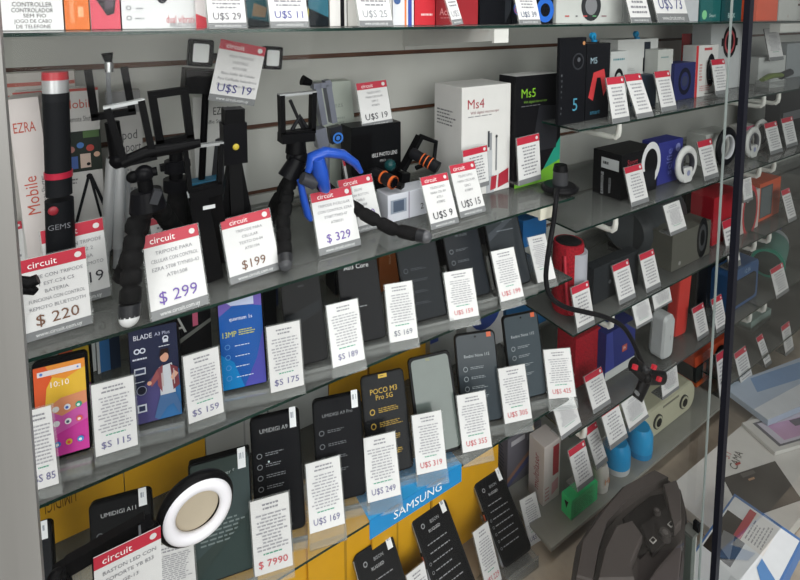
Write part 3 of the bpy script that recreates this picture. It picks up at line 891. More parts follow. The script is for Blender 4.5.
# --- low frame clamp with dark flat legs
y = .76
P = ony((206, 262), y); P.z = Z2 + .0005
root = empty('clamp_stand', P, 'black clamp stand with silver top bar and white sticker left of the 199 tag', 'stand', 'tripods on the tripod shelf')
clamp(root, (190, 190), (219, 183), (185, 147), (221, 143), y, '#c2c4c6:.25:.6', wbar=.006, depth=.012)
part(root, 'plate', lambda m: m.bar(*W3(root, [(190, 196), (222, 188)], y), .016, .014, BK))
q = W3(root, [(198, 196), (214, 275), (212, 194), (222, 268, y + .05)], y); q[1].z = q[3].z = .003
part(root, 'leg', lambda m: m.bar(q[0], q[1], .026, .006, BK, (0, 1, 0)))
part(root, 'leg', lambda m: m.bar(q[2], q[3], .026, .006, BK, (0, 1, 0)))
a, c = W3(root, [(203, 210), (215, 204)], y - .004)
part(root, 'sticker', lambda m: m.box((a.x, a.y - .0008, a.z), (c.x, a.y, c.z), '#d6d8da'))

# --- folded selfie stick tripod with yellow dot
y = .82
P = ony((238, 222), y); P.z = Z2 + .0005
root = empty('folded_tripod', P, 'tall black folded selfie stick with a yellow dot behind the 199 dollar tag', 'tripod', 'tripods on the tripod shelf')
h0, h1, h2, h3 = W3(root, [(233, 108), (233, 122), (234, 162), (236, 222)], y); h3.z = .004
part(root, 'head', lambda m: m.bar(h0, h1, .030, .03, BK, (1, 0, 0)))
part(root, 'handle', lambda m: m.bar(h1, h2, .030, .036, BKS, (1, 0, 0)))
dq = W3(root, [(236, 147)], y - .0165)[0]
part(root, 'button', lambda m: m.ball(tuple(dq), .0052, '#c9b23e:.4', sc=(1, .4, 1)))
for e, yy in (((219, 226), y), ((251, 220), y), ((238, 228), y - .02)):
    q = W3(root, [(234, 160), (e[0], e[1], yy)], y); q[1].z = .004
    part(root, 'leg', lambda m: m.bar(q[0], q[1], .020, .016, BK, (0, 1, 0)))

# --- twin video light with its hanging tag
y = .90
P = ony((215, 245), y); P.z = Z2 + .0005
root = empty('video_light', P, 'black twin video light with two white panels behind the big 19 dollar tag', 'light')
def lamp(c, w, h):
    q = W3(root, [c], y)[0]
    f = part(root, 'light_panel', lambda m: m.prism(rounded(w, h, .004, 3, -w / 2, -h / 2), -.012, 0, BK, mat=Matrix.Translation((q.x, q.y, q.z)) @ Matrix.Rotation(math.radians(6), 4, 'Y') @ FRONT, inset=.001))
    m = MB(); m.prism(rounded(w * .62, h * .68, .003, 3, -w * .31, -h * .34), 0, .0015, '#d9dcdc:.3', mat=Matrix.Translation((q.x, q.y, q.z)) @ Matrix.Rotation(math.radians(6), 4, 'Y') @ FRONT); m.build('diffuser', f)
lamp((201, 53), .040, .046); lamp((273, 58), .036, .042)
part(root, 'arm', lambda m: (m.bar(*W3(root, [(205, 56), (272, 60)], y + .014), .010, .012, BK)))
part(root, 'body', lambda m: m.bar(*W3(root, [(183, 80), (232, 82)], y + .02), .05, .040, BK))
part(root, 'stand', lambda m: m.tube([W3(root, [(206, 84)], y + .05)[0], Vector((-.015, .06, .004))], .006, BK, 12))
part(root, 'foot', lambda m: m.tube([Vector((-.015, .06, 0)), Vector((-.015, .06, .006))], .018, BK, 20))
A, Bq, C = ony((208, 100), .875), ony((254, 106), .875), ony((217, 38), .875)
ex = Bq - A
ey = (C - A); ey -= ex.normalized() * ey.dot(ex.normalized())
price_tag('large tilted price tag reading 19 dollars hung on the twin video light', None, None, None, 0, 'U$S 19', '#35357c', ['MINI TRIPODE', 'FLEXIBLE', 'AT01380', 'Base Selfie de Celular', 'Para Cel/Radio Inalambrico', 'Control Remoto Bluetooth'],
          mw=frame(A, ex, ey), size=(ex.length, ey.length), group=TG, foot=False)

# --- octopus tripod with open clamp beside the blue holder
y = .82
P = ony((287, 258), y); P.z = Z2 + .0005
root = empty('octopus_tripod', P, 'black foam-legged flexible tripod with a tall open phone clamp, right of the 199 dollar tag', 'tripod', 'tripods on the tripod shelf')
clamp(root, (282, 134), (312, 130), (281, 95), (313, 92), y, '#b9bcbe:.25:.5', wbar=.008, depth=.018)
part(root, 'clamp_base', lambda m: m.bar(*W3(root, [(280, 138), (312, 135)], y), .03, .016, BK))
part(root, 'clamp_spring', lambda m: (m.tube(W3(root, [(290, 100), (298, 118), (304, 131)], y + .006), .003, '#2a2a2d:.3:.5', 8), m.tube(W3(root, [(292, 130), (300, 116), (307, 128)], y + .006), .004, '#202124:.3', 8)))
part(root, 'neck', lambda m: (m.tube(W3(root, [(296, 140), (296, 152)], y), [.016, .018], BK, 16), m.ball(tuple(W3(root, [(299, 157)], y)[0]), .015, BKS), m.tube(W3(root, [(288, 155), (312, 160)], y), .008, BK, 12)))
part(root, 'hub', lambda m: m.tube(W3(root, [(298, 160), (288, 178)], y), [.016, .019], BKS, 18))
foam_leg(root, [(292, 176), (287, 195), (283, 222, y - .03), (285, 256, y - .08)], y, .0115, '#4a4b4e:.25', 6)
foam_leg(root, [(290, 178, y + .02), (275, 205, y + .05), (268, 225, y + .09), (262, 232, y + .10)], y, .0115, None, 4)
foam_leg(root, [(304, 172, .83), (334, 194, .835), (350, 205, .80), (366, 215, .755), (392, 229, .71), (418, 235, .668)], y, .0115, '#55565a:.25', 7)

# --- blue arched phone holder
y = .775
P = ony((312, 222), y); P.z = Z2 + .0005
root = empty('phone_holder', P, 'bright blue arched phone holder clip hooked over the black tripod', 'phone holder')
BL_ = '#2450b4:.3'
def band(pts, ws, y, k, t=.018):
    def fn(m):
        q = W3(root, pts, y)
        m.tube(q, ws, k, 14, flat=1.6)
    return fn
part(root, 'arch', band([(308, 172), (312, 157), (325, 152), (342, 154), (355, 163), (361, 172)], [.005, .0085, .009, .0085, .007, .004], y, BL_))
part(root, 'jaw', band([(317, 158), (320, 172), (325, 189), (327, 190)], [.011, .0125, .009, .006], y - .006, BL_))
part(root, 'stem', band([(300, 180), (304, 200), (308, 215), (311, 219)], [.005, .006, .006, .005], y + .012, BL_))
part(root, 'joint', lambda m: m.tube(W3(root, [(302, 178), (315, 182)], y), [.010, .013], '#3c3d42:.3', 14))

# --- silver blue clamp
y = .90
P = ony((325, 226), y); P.z = Z2 + .0005
root = empty('clamp_stand', P, 'silver-grey clamp with a blue badge in front of the pale green box', 'stand', 'tripods on the tripod shelf')
SV = '#7f8390:.3:.5'
a = W3(root, [(316, 84), (323, 124), (326, 80), (333, 122), (312, 86), (330, 84)], y)
part(root, 'clamp_arm', lambda m: m.bar(a[0], a[1], .02, .011, SV, (1, 0, 0)))
part(root, 'clamp_arm', lambda m: m.bar(a[2], a[3], .02, .011, SV, (1, 0, 0)))
part(root, 'clamp_top', lambda m: m.bar(a[4], a[5], .02, .01, SV))
part(root, 'knob', lambda m: m.tube(W3(root, [(302, 80), (311, 83)], y), [.010, .006], BK, 12))
a = W3(root, [(318, 128), (334, 126), (336, 142), (322, 146)], y)
part(root, 'joint', lambda m: (m.bar(a[0], a[3], .024, .022, SV, (1, 0, 0)), m.bar(a[1], a[2], .02, .024, '#23252d:.3', (1, 0, 0))))
bd = W3(root, [(338, 138)], y - .014)[0]
part(root, 'badge', lambda m: m.art([('o', 0, 0, .5, .33, '#2f6fc4'), ('c', 0, 0, .2, '#2f6fc4')], Matrix.Translation(bd) @ FRONT, .022, .022, .0005))
q = [W3(root, [(326, 144)], y)[0], Vector((0, 0, .008))]
part(root, 'post', lambda m: m.tube(q, .008, SV, 12))
part(root, 'foot', lambda m: m.tube([Vector((0, 0, 0)), Vector((0, 0, .008))], .026, '#2b2c31', 20))

# --- lens clip-ons
def lens(label, a, c, y, r, rings, extra=True, dy=.05):
    A, B = ony(a, y + dy), ony(c, y)
    P = A.lerp(B, .5)
    root = empty('clip_lens', P, label, 'clip-on lens', 'clip-on lenses')
    A, B = A - P, B - P
    part(root, 'barrel', lambda m: m.tube([A, A.lerp(B, .1), A.lerp(B, .62), A.lerp(B, .66), B], [r * .8, r * .9, r * .92, r, r * 1.02], '#1b1b1e:.35', 22))
    for t, w in rings:
        part(root, 'orange_ring', lambda m: m.tube([A.lerp(B, t), A.lerp(B, t + w)], r * 1.045, '#d2622a:.4', 22))
    d = (B - A).normalized()
    part(root, 'glass', lambda m: m.tube([B + d * .0002, B + d * .001], r * .8, '#0a0b10:.05', 20))
    if extra:
        part(root, 'clip', lambda m: (m.bar(A + Vector((0, .004, -r)), B + Vector((.02, .0, -r * .9)), .016, .008, BK), m.bar(A + Vector((-.004, .004, -r)), A + Vector((-.004, .004, r * .4)), .012, .01, BK, (1, 0, 0))))
lens('short black lens with a bright orange end ring, on the white picture box', (374, 172), (394, 183), .80, .0125, [(.45, .06), (.90, .1)])
lens('black lens with two thin orange rings, right of the orange-ended lens', (411, 152), (438, 168), .80, .0125, [(.42, .03), (.56, .03), (.72, .03)], extra=False)
# phone clip of the second lens
P = ony((400, 192), .86); P.z = Z2 + .0005
root = empty('lens_clip', P, 'black spread-open lens clip in front of the black lens box', 'clip', 'clip-on lenses')
part(root, 'jaw', lambda m: m.bar(*W3(root, [(402, 170), (420, 136)], .86), .02, .009, BK, (1, 0, 0)))
part(root, 'jaw', lambda m: m.tube(W3(root, [(420, 136), (436, 142), (434, 160), (416, 168)], .86), .005, BK, 10))
part(root, 'base', lambda m: m.bar(W3(root, [(404, 172)], .86)[0], Vector((0, 0, 0)), .02, .02, BK, (1, 0, 0)))
part(root, 'eyepiece', lambda m: (m.ball(tuple(W3(root, [(390, 165)], .84)[0]), .012, '#123a3c:.05')))
P = ony((30, 290), .69)
root = empty('lens_clip', P, 'small black clip caught on the left edge of the 220 dollar tag', 'clip')
part(root, 'jaw', lambda m: m.tube(W3(root, [(18, 279), (28, 284), (38, 279)], .69), [.004, .008, .006], BK, 10))
part(root, 'stem', lambda m: m.tube([W3(root, [(26, 286)], .69)[0], W3(root, [(12, 300)], .72)[0], Vector((W3(root, [(12, 300)], .72)[0].x, .04, Z2 - root.location.z + .001))], .003, BK, 10))
part(root, 'jaw', lambda m: m.tube(W3(root, [(18, 292), (27, 287), (36, 292)], .69), [.004, .008, .004], BK, 10))
price_tag('price tag reading 19 dollars standing on the black lens box', (363, 129), (393, 123), (352, 84), 0, 'U$S 19', DRK, ['TELESCOPIO', 'PARA CELULAR', 'LEN 2', 'AT0893'], y=.905, lean=(2, 14), group=TG)

# --- gooseneck phone holder clipped to the shelf end
P = ony((560, 189), .735); P.z = Z2 + .0005
root = empty('gooseneck_holder', P, 'black gooseneck phone holder clipped to the right end of the tripod shelf', 'phone holder')
a = W3(root, [(540, 186), (578, 181)], .735)
part(root, 'clamp_plate', lambda m: m.tube([Vector((-.002, 0, .008)), Vector((-.002, 0, .014)), Vector((-.002, 0, .02))], [.040, .042, .034], BKS, 28))
part(root, 'clamp_knob', lambda m: (m.tube([Vector((0, 0, .018)), Vector((0, 0, .05))], [.017, .016], '#3a3b3e:.3', 20), m.tube([Vector((0, 0, .05)), Vector((0, 0, .064))], [.017, .014], BK, 20)))
part(root, 'screw', lambda m: m.tube([Vector((0, 0, .0)), Vector((0, 0, .01))], .012, BK, 14))
pts = [(556, 190, .715), (556, 200, .69), (553, 225, .685), (548, 255, .68), (546, 280, .68), (551, 297, .675), (565, 307, .665), (585, 312, .655), (605, 317, .645), (622, 326, .635), (632, 340, .63), (639, 356, .625), (643, 366, .62)]
q = W3(root, pts, .7)
def smooth(q, n=5):
    out = []
    for i in range(len(q) - 1):
        p0, p1, p2, p3 = q[max(0, i - 1)], q[i], q[i + 1], q[min(len(q) - 1, i + 2)]
        for k in range(n):
            t = k / n
            out.append(.5 * ((2 * p1) + (p2 - p0) * t + (2 * p0 - 5 * p1 + 4 * p2 - p3) * t * t + (3 * p1 - p0 - 3 * p2 + p3) * t ** 3))
    return out + [q[-1]]
part(root, 'gooseneck', lambda m: m.tube([Vector((-.002, -.02, .012))] + smooth(q), .0052, '#18181b:.4', 14))
def hold(m):
    for e, ww in (((633, 364), .016), ((663, 378), .016), ((637, 399), .017)):
        m.tube(W3(root, [(647, 377), e], .61), [.018, ww], BKS, 14, flat=.6)
    m.ball(tuple(W3(root, [(646, 377)], .605)[0]), .013, BKS)
part(root, 'cradle', hold)
part(root, 'ball_joint', lambda m: m.ball(tuple(W3(root, [(645, 369)], .60)[0]), .010, '#2a2b2e:.15'))
for e in ((635, 367), (654, 367), (659, 379)):
    c = W3(root, [e], .594)[0]
    part(root, 'red_pad', lambda m: m.bar(c - Vector((.006, 0, -.003)), c + Vector((.006, 0, -.003)), .006, .010, '#d4293a:.4'))
c = W3(root, [(637, 393)], .594)[0]
part(root, 'silver_latch', lambda m: m.bar(c + Vector((-.004, 0, .005)), c + Vector((.004, 0, -.005)), .006, .006, '#a9acb0:.3:.7'))

# ================================================================== UPPER PHONE SHELF
CG3, CG4 = 'white price cards on the upper phone shelf', 'white price cards on the lower phone shelf'
G1 = '#6f7480:.4'
def card(label, BL, BR, TL, z, price, pcol, group, y=None, rows=6):
    return price_tag(label, BL, BR, TL, z, price, pcol, header=False, footer=False, small=True, group=group, rows=rows, lean=(3, 24), y=y, yaw=True, fwd=0 if z == ZF else .018, titlecol='#8d8d94')
LAV, RD = '#6c6a92', '#c4525c'
def specs(n, y1=.66, y0=.1, k='#7d838c:.4', x=.16, icons=True):
    ops = []
    for i in range(n):
        y = y1 - (y1 - y0) * i / max(1, n - 1)
        if icons: ops.append(('o', x, y, .055, .04, k))
        ops.append(('l', x + .12, y - .012, x + .5, y + .022, 2, k))
    return ops
# colour-screen phone
phone('phone with yellow-pink home screen showing 10:10, left end of the upper phone shelf', (37, 466), (92, 452), (28, 364), Z3, art=[
    ('p', [(.03, .10), (.97, .10), (.97, .94), (.03, .94)], '#d8ae3c:.15'), ('p', [(.03, .94), (.5, .94), (.25, .72), (.2, .5), (.03, .45)], '#d0572f:.15'), ('p', [(.25, .94), (.97, .94), (.97, .86), (.6, .78), (.36, .82)], '#d9893a:.15'),
    ('p', [(.03, .45), (.2, .52), (.5, .46), (.97, .55), (.97, .04), (.03, .04)], '#c45aa4:.15'), ('p', [(.2, .52), (.5, .60), (.97, .62), (.97, .5), (.5, .42)], '#d08a66:.15'), ('p', [(.03, .2), (.97, .34), (.97, .04), (.03, .04)], '#c13b95:.15'),
    ('r', .1, .845, .9, .895, '#d8cfd0:.3'), ('c', .17, .87, .03, '#4f78c0'), ('c', .84, .87, .02, '#4f78c0'), ('t', '10:10', .5, .75, .055, '#efe6dd', .4)] +
    [('c', x, y, .062, c) for x, y, c in ((.2, .5, '#3b62b8'), (.4, .5, '#dddddd'), (.61, .5, '#e3e3e6'), (.82, .5, '#2f9a7c'), (.4, .36, '#d9d9dc'), (.61, .36, '#e6e6e8'), (.82, .36, '#d25b55'), (.2, .36, '#3b62b8'), (.17, .16, '#2b4fb0'), (.4, .16, '#3170bb'), (.61, .16, '#c5a03b'), (.82, .16, '#3b86c4'))] +
    [('c', x, y, .03, c) for x, y, c in ((.61, .5, '#3b62b8'), (.82, .5, '#d9e6e0'), (.61, .36, '#44546a'), (.82, .36, '#ecd3d0'), (.4, .16, '#dcdcdc'), (.61, .16, '#d0433a'), (.82, .16, '#e7eaee'))],
    screen='#0e0e11:.12', stand='clear stand under the colourful home-screen phone')
phone('second small bright-screened phone half hidden behind the home-screen phone', (62, 420), (95, 412), (50, 345), Z3, art=[('r', .05, .05, .95, .95, '#b79a33:.2'), ('r', .05, .05, .95, .4, '#8b3f86:.2'), ('p', [(.05, .95), (.6, .95), (.05, .6)], '#b34a2a:.2')], screen='#0e0e11:.12')
card('white price card ending in 85 beside the metal post', (33, 491), (59, 484), (20, 413), Z3, '$S 85', LAV, CG3)
card('white price card reading 115 beside the home-screen phone', (96, 457), (138, 445), (90, 386), Z3, '$S 115', LAV, CG3)
phone('phone with a dark violet printed film of a jumping man in a plaid shirt', (133, 428), (184, 417), (121, 331), Z3, art=[
    ('p', [(.03, .02), (.97, .02), (.97, .98), (.03, .98)], '#2b2f45:.15'), ('p', [(.03, .02), (.97, .02), (.97, .35), (.5, .5), (.03, .3)], '#4a4673:.15'), ('p', [(.5, .02), (.97, .02), (.97, .5), (.7, .4)], '#37689a:.15'),
    ('t', 'BLADE', .3, .9, .05, '#d6d8e2', .36), ('t', 'A3 Plus', .68, .9, .035, '#aeb2c8', .3),
    ('o', .17, .76, .06, .035, '#c7cbd8'), ('o', .28, .76, .06, .035, '#c7cbd8'), ('o', .74, .84, .06, .035, '#c7cbd8'), ('r', .69, .80, .79, .835, '#c7cbd8'), ('l', .08, .66, .36, .70, 1, '#c7cbd8'), ('l', .6, .755, .86, .775, 1, '#c7cbd8'),
    ('r', .1, .52, .32, .59, '#c7cbd8'), ('r', .12, .535, .30, .575, '#333a55'), ('c', .22, .36, .11, '#20222e'), ('o', .22, .36, .10, .085, '#8c90a6'), ('r', .12, .14, .30, .22, '#c7cbd8'), ('r', .15, .155, .27, .205, '#2e3450'), ('l', .1, .44, .34, .46, 1, '#c7cbd8'),
    # printed figure: jeans, shirt, arms, head
    ('p', [(.58, .28), (.88, .26), (.97, .12), (.93, .04), (.82, .16), (.70, .14), (.52, .03), (.44, .06)], '#3d5f8a'), ('p', [(.58, .56), (.84, .58), (.88, .27), (.58, .27)], '#b9bdc4'),
    ('p', [(.54, .54), (.66, .58), (.62, .30), (.54, .38)], '#7b3c44'), ('p', [(.80, .57), (.95, .52), (.97, .34), (.84, .3)], '#6e343c'), ('p', [(.54, .54), (.58, .46), (.42, .38), (.38, .42)], '#8a4a4c'), ('c', .38, .42, .045, '#c99a82'),
    ('p', [(.88, .5), (.96, .46), (.84, .40), (.80, .43)], '#c99a82'), ('c', .70, .655, .085, '#c39079', 1.2), ('p', [(.60, .66), (.64, .74), (.78, .74), (.80, .68), (.72, .70)], '#2a1d1b'), ('r', .62, .36, .66, .5, '#b0a0a0'), ('r', .86, .36, .88, .52, '#b0a0a0')],
    screen='#191a22:.12', stand='clear stand under the jumping-man phone')
card('white price card reading 159 between the jumping-man phone and the blue phone', (189, 424), (224, 413), (179, 358), Z3, '$S 159', LAV, CG3)
phone('phone with a bright blue printed film and white spec icons', (222, 393), (268, 385), (208, 300), Z3, art=[
    ('r', .03, .02, .97, .98, '#22559f:.15'), ('p', [(.03, .98), (.97, .98), (.97, .85), (.4, .92), (.03, .8)], '#6a5aa8:.15'), ('p', [(.1, .98), (.8, .98), (.8, .88), (.3, .9)], '#b6c0dc:.15'), ('p', [(.97, .6), (.97, .02), (.5, .02), (.8, .3)], '#4a4aa0:.15'), ('p', [(.03, .02), (.5, .02), (.3, .3), (.03, .4)], '#1c78b8:.15'),
    ('t', 'quantum 1s', .5, .76, .04, '#dfe6f2', .5), ('t', '13MP', .24, .60, .06, '#c2c64a', .3), ('l', .44, .57, .8, .64, 3, '#c2c64a')] + [('o', .18, y, .06, .045, '#4f86c4') for y in (.47, .36, .25, .14)] + [('l', .34, y - .01, .72, y + .01, 1, '#c9d6ea') for y in (.47, .36, .25, .14)],
    screen='#1b3f80:.12', stand='clear stand under the blue phone')
card('white price card reading 175 right of the blue phone', (271, 393), (304, 386), (263, 328), Z3, '$S 175', LAV, CG3)
phone('plain black phone between the 175 and 189 price cards', (288, 370), (329, 361), (273, 272), Z3, art=[('p', [(.05, .5), (.95, .62), (.95, .50), (.05, .36)], '#1d2023:.2'), ('t', 'vivo', .5, .8, .03, '#44464a', .3)], screen='#131416:.08', stand='clear stand under the plain black phone')  # slightly paler slanted band across the screen, plus a name
card('white price card reading 189 right of the plain black phone', (333, 368), (365, 360), (325, 306), Z3, '$S 189', LAV, CG3)
phone('black phone with white two-line name printed at the top, left of the 169 card', (345, 347), (387, 338), (334, 250), Z3, art=[('t', 'SAMSUNG', .5, .95, .035, '#b9bbbf', .6), ('t', 'Galaxy', .38, .865, .05, '#dadbdd', .5), ('t', 'A03 Core', .46, .785, .05, '#dadbdd', .7), ('l', .2, .35, .7, .37, 1, '#8b8d92'), ('c', .2, .2, .03, '#8b8d92')],
      screen='#17181b:.12', stand='clear stand under the black phone with the two-line name')
card('white price card reading 169 on the upper phone shelf', (390, 343), (418, 338), (384, 285), Z3, '$S 169', G1, CG3)
phone('dark grey phone just right of the white 169 card on the upper shelf', (407, 325), (449, 316), (393, 240), Z3, art=specs(4, .6, .2, '#3f444b'), screen='#1b1f23:.1', stand='clear stand under the dark grey phone by the upper 169 card')
card('white price card with red 159 in front of the dark slate phone', (450, 321), (479, 316), (443, 273), Z3, 'U$S 159', RD, CG3)
phone('dark slate phone with faint grey spec lines behind the red 159 card', (455, 303), (492, 294), (440, 228), Z3, art=[('t', 'MI 10 LITE', .5, .85, .03, '#6b7076', .6)] + specs(4, .65, .2, '#565c63'), screen='#22262b:.1', stand='clear stand under the dark slate phone')
card('white price card with red 199 in front of the large grey-black phone', (501, 302), (524, 297), (490, 252), Z3, 'U$S 199', RD, CG3)
phone('large grey-black phone with pale name print at the right end of the upper phone shelf', (497, 291), (532, 282), (482, 214), Z3, art=[('t', 'MI 10T LITE 5G', .5, .87, .035, '#8b9096', .75), ('p', [(.05, .72), (.9, .95), (.9, .9), (.05, .62)], '#3e4349:.15'), ('l', .3, .72, .8, .75, 1, '#5e646b')], screen='#2e3236:.1', stand='clear stand under the large grey-black phone')  # name, small line and a paler slanted band near the top
card('unpriced white card at the right end of the upper phone shelf', (538, 283), (556, 279), (526, 238), Z3, '', RD, CG3, rows=8)
UB = 'boxes behind the upper row of phones'
carton('phone_box', 'blue upright box behind the jumping-man phone', 'box', (99, 388), (122, 382), 285, Z3, .03, '#2d6ba6', y=.92, front=[('r', 0, 0, .12, 1, '#bcc0c2'), ('r', .55, 0, 1, 1, '#1d2c44')], group=UB)
carton('phone_box', 'grey pale box edge right of the home-screen phone', 'box', (88, 395), (98, 390), 300, Z3, .04, '#b9bcb9', y=.93, group=UB)
carton('phone_box', 'black box with a big pale letter A and a pink bar', 'box', (172, 380), (213, 372), 292, Z3, .04, '#17171a:.3', y=.82, front=[('t', 'A', .22, .63, .17, '#b9bbb8', .36), ('r', .55, .58, .68, .84, '#c05a78'), ('r', .72, .74, .98, .80, '#b04a5a'), ('p', [(0, .45), (1, .62), (1, .58), (0, .40)], '#6c6f6a')], group=UB)
carton('phone_box', 'black box with a round camera print behind the 175 card', 'box', (246, 372), (278, 366), 262, Z3, .05, '#15191c:.3', y=.89, front=[('o', .5, .62, .2, .14, '#39454f'), ('c', .5, .62, .1, '#5a7a8a'), ('r', 0, .8, 1, 1, '#245a44')], group=UB)
carton('phone_box', 'navy box edge behind the plain black phone', 'box', (262, 372), (280, 366), 268, Z3, .04, '#1d2c4c', y=.95, group=UB)
carton('phone_box', 'orange-brown box edge with upright lettering behind the upper 169 card', 'box', (380, 338), (400, 332), 245, Z3, .04, '#9a5426', y=.88, front=[('t', 'REALME', .5, .66, .1, '#d9b08a', .3, 90)], group=UB)
carton('phone_box', 'dark box standing behind the upper 169 card', 'box', (336, 345), (378, 338), 235, Z3, .05, '#191a1d:.3', y=.92, group=UB)
carton('phone_box', 'charcoal box at the back behind the red 159 card', 'box', (400, 335), (452, 322), 215, Z3, .05, '#1b1d20:.3', y=.90, group=UB)
carton('phone_box', 'dull black box at the back behind the red 199 card', 'box', (454, 322), (520, 300), 205, Z3, .05, '#17191c:.3', y=.93, group=UB)
carton('phone_box', 'blue box edge behind the unpriced white card', 'box', (522, 285), (545, 280), 222, Z3, .05, '#1c5f9a', y=.86, group=UB)

# ================================================================== LOWER PHONE SHELF
phone('phone mostly hidden by the metal post with a white sticker at its top', (-2, 650), (58, 632), (-14, 540), Z4, sticker=True, screen='#24262a:.12', stand='clear stand behind the metal post on the lower phone shelf')
phone('black phone with pale name print behind the ring light arm', (94, 612), (157, 595), (84, 506), Z4, art=[('t', 'UMIDIGI A11', .47, .865, .04, '#b5b7ba', .56)] + specs(3, .68, .5, '#6a6d72'), sticker=True, screen='#1d1e20:.15', stand='clear stand under the phone behind the ring light arm')
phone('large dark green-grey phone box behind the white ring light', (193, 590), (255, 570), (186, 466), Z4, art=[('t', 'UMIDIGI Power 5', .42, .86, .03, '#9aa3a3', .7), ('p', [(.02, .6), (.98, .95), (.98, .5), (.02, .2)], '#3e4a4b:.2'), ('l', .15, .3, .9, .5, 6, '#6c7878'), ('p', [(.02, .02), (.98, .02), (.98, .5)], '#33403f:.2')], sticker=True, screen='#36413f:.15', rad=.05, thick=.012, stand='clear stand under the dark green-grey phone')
card('white price card with red 7990 below the tall black phone, beside the ring light', (255, 577), (293, 566), (248, 503), Z4, '$ 7990', RD, CG4)
phone('tall black phone with pale spec list above the 7990 card', (256, 541), (306, 530), (246, 420), Z4, art=[('t', 'UMIDIGI A9', .47, .88, .036, '#a9abae', .56), ('c', .5, .965, .02, '#0a0a0c'), ('c', .34, .62, .02, '#d6e6ea')] + specs(5, .68, .32, '#84878c'), sticker=True, screen='#1c1d20:.12', stand='clear stand under the tall black phone above the 7990 card')
card('white price card reading 169 with red and green print', (310, 534), (345, 525), (303, 465), Z4, 'U$S 169', LAV, CG4)
phone('black phone with small pale name print between the two-colour cards', (318, 507), (367, 497), (309, 402), Z4, art=[('t', 'UMIDIGI A9 Pro', .5, .84, .032, '#85888c', .62), ('c', .5, .96, .02, '#0a0a0c')] + specs(4, .68, .3, '#6b6e73'), sticker=True, screen='#202124:.12', stand='clear stand under the black phone between the two-colour cards')
card('white price card reading 249 right of the black phones', (368, 503), (401, 496), (361, 439), Z4, 'U$S 249', LAV, CG4)
phone('black phone with yellow name and yellow spec icons', (369, 480), (414, 468), (360, 377), Z4, art=[('t', 'POCO M3', .5, .82, .055, '#c9a42c', .62), ('t', 'Pro 5G', .5, .755, .05, '#c9a42c', .44), ('r', .4, .945, .6, .985, '#c9a42c'), ('l', .44, .955, .56, .975, 1, '#3a3115')] +
      [('o', .2, y, .06, .04, '#b8962a') for y in (.62, .48, .34, .2)] + [('l', .34, y - .025, .86, y + .03, 3, '#b8962a') for y in (.62, .48, .34, .2)], screen='#1e2023:.12', stand='clear stand under the yellow-lettered phone')
card('white price card with red 319 right of the yellow-lettered phone', (417, 475), (447, 469), (411, 416), Z4, 'U$S 319', RD, CG4)
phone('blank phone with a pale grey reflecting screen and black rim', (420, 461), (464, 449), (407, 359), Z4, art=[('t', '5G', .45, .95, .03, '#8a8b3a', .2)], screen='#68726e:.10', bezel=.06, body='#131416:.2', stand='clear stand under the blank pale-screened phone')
card('white price card with red 355 right of the blank pale-screened phone', (463, 453), (492, 447), (456, 396), Z4, 'U$S 355', RD, CG4)
RN = [('t', 'Redmi Note 11S', .5, .74, .035, '#a9b0b4', .74), ('c', .5, .95, .022, '#101214'), ('r', .78, .93, .89, .985, '#d0603a')]
phone('slate phone with an orange corner badge between the 355 and 305 cards', (462, 427), (504, 420), (454, 335), Z4, art=RN + specs(4, .60, .28, '#8f979c', .2), screen='#394147:.12', stand='clear stand under the slate phone between the 355 and 305 cards')
card('white price card with red 305 between the two slate phones', (505, 424), (532, 418), (498, 369), Z4, 'U$S 305', RD, CG4)
phone('slate phone with an orange corner badge beside the 425 card', (512, 403), (548, 394), (502, 317), Z4, art=RN + specs(4, .60, .28, '#8f979c', .2), screen='#454e54:.12', stand='clear stand under the slate phone beside the 425 card')
card('white price card with red 425 at the right end of the lower phone shelf', (549, 399), (576, 397), (543, 350), Z4, 'U$S 425', RD, CG4)
card('white price card with red print just below the white ring light', (153, 604), (197, 592), (147, 549), Z4, '', RD, CG4, rows=9)

YB = 'yellow phone boxes at the back of the lower phone shelf'
YL = '#cf9c1e:.4'
def ybox(label, a, c, vt, z, y, d=.05, art=(), group=YB, col=YL):
    return carton('phone_box', label, 'box', a, c, vt, z, d, col, y=y, front=art, group=group)
ybox('yellow box with upside-down script behind the post-side phone', (25, 555), (126, 520), 440, Z4, .95, .06, [('t', 'UMIDIGI', .36, .36, .13, '#6a4a15', .3, 180), ('l', .15, .5, .6, .55, 1, '#7a5a1c'), ('t', 'POCO', .9, .72, .1, '#2a2112', .3, 90)])
ybox('yellow box right of the seam above the black named phone', (127, 520), (207, 490), 415, Z4, .95, .06, [('t', 'poco', .78, .55, .10, '#6a4a15', .26), ('l', .5, .66, .9, .7, 1, '#7a5a1c')])
ybox('yellow box behind the yellow-lettered phone', (370, 425), (428, 405), 335, Z4, .95, .06, [('p', [(.95, 0), (1, 0), (1, 1), (.95, 1)], '#a97e14')])
ybox('yellow box behind the sticker of the small-name black phone', (330, 440), (368, 428), 350, Z4, .95, .06)
WG = 'pale boxes at the back of the lower phone shelf'
carton('phone_box', 'pale grey box behind the tall black phone', 'box', (207, 475), (268, 452), 395, Z4, .06, '#aeb0ae', y=.95, front=[('r', .6, 0, .63, 1, '#8f9190')], group=WG)
carton('phone_box', 'white box between the tall black phone and the yellow box', 'box', (270, 452), (329, 436), 372, Z4, .06, '#a9adac', y=.95, group=WG)
carton('phone_box', 'grey box behind the blank pale-screened phone', 'box', (430, 418), (456, 408), 325, Z4, .05, '#8c908f', y=.93, front=[('c', .3, .8, .15, '#b23a3a'), ('r', 0, .62, .3, .7, '#2a3f80')], group=WG)
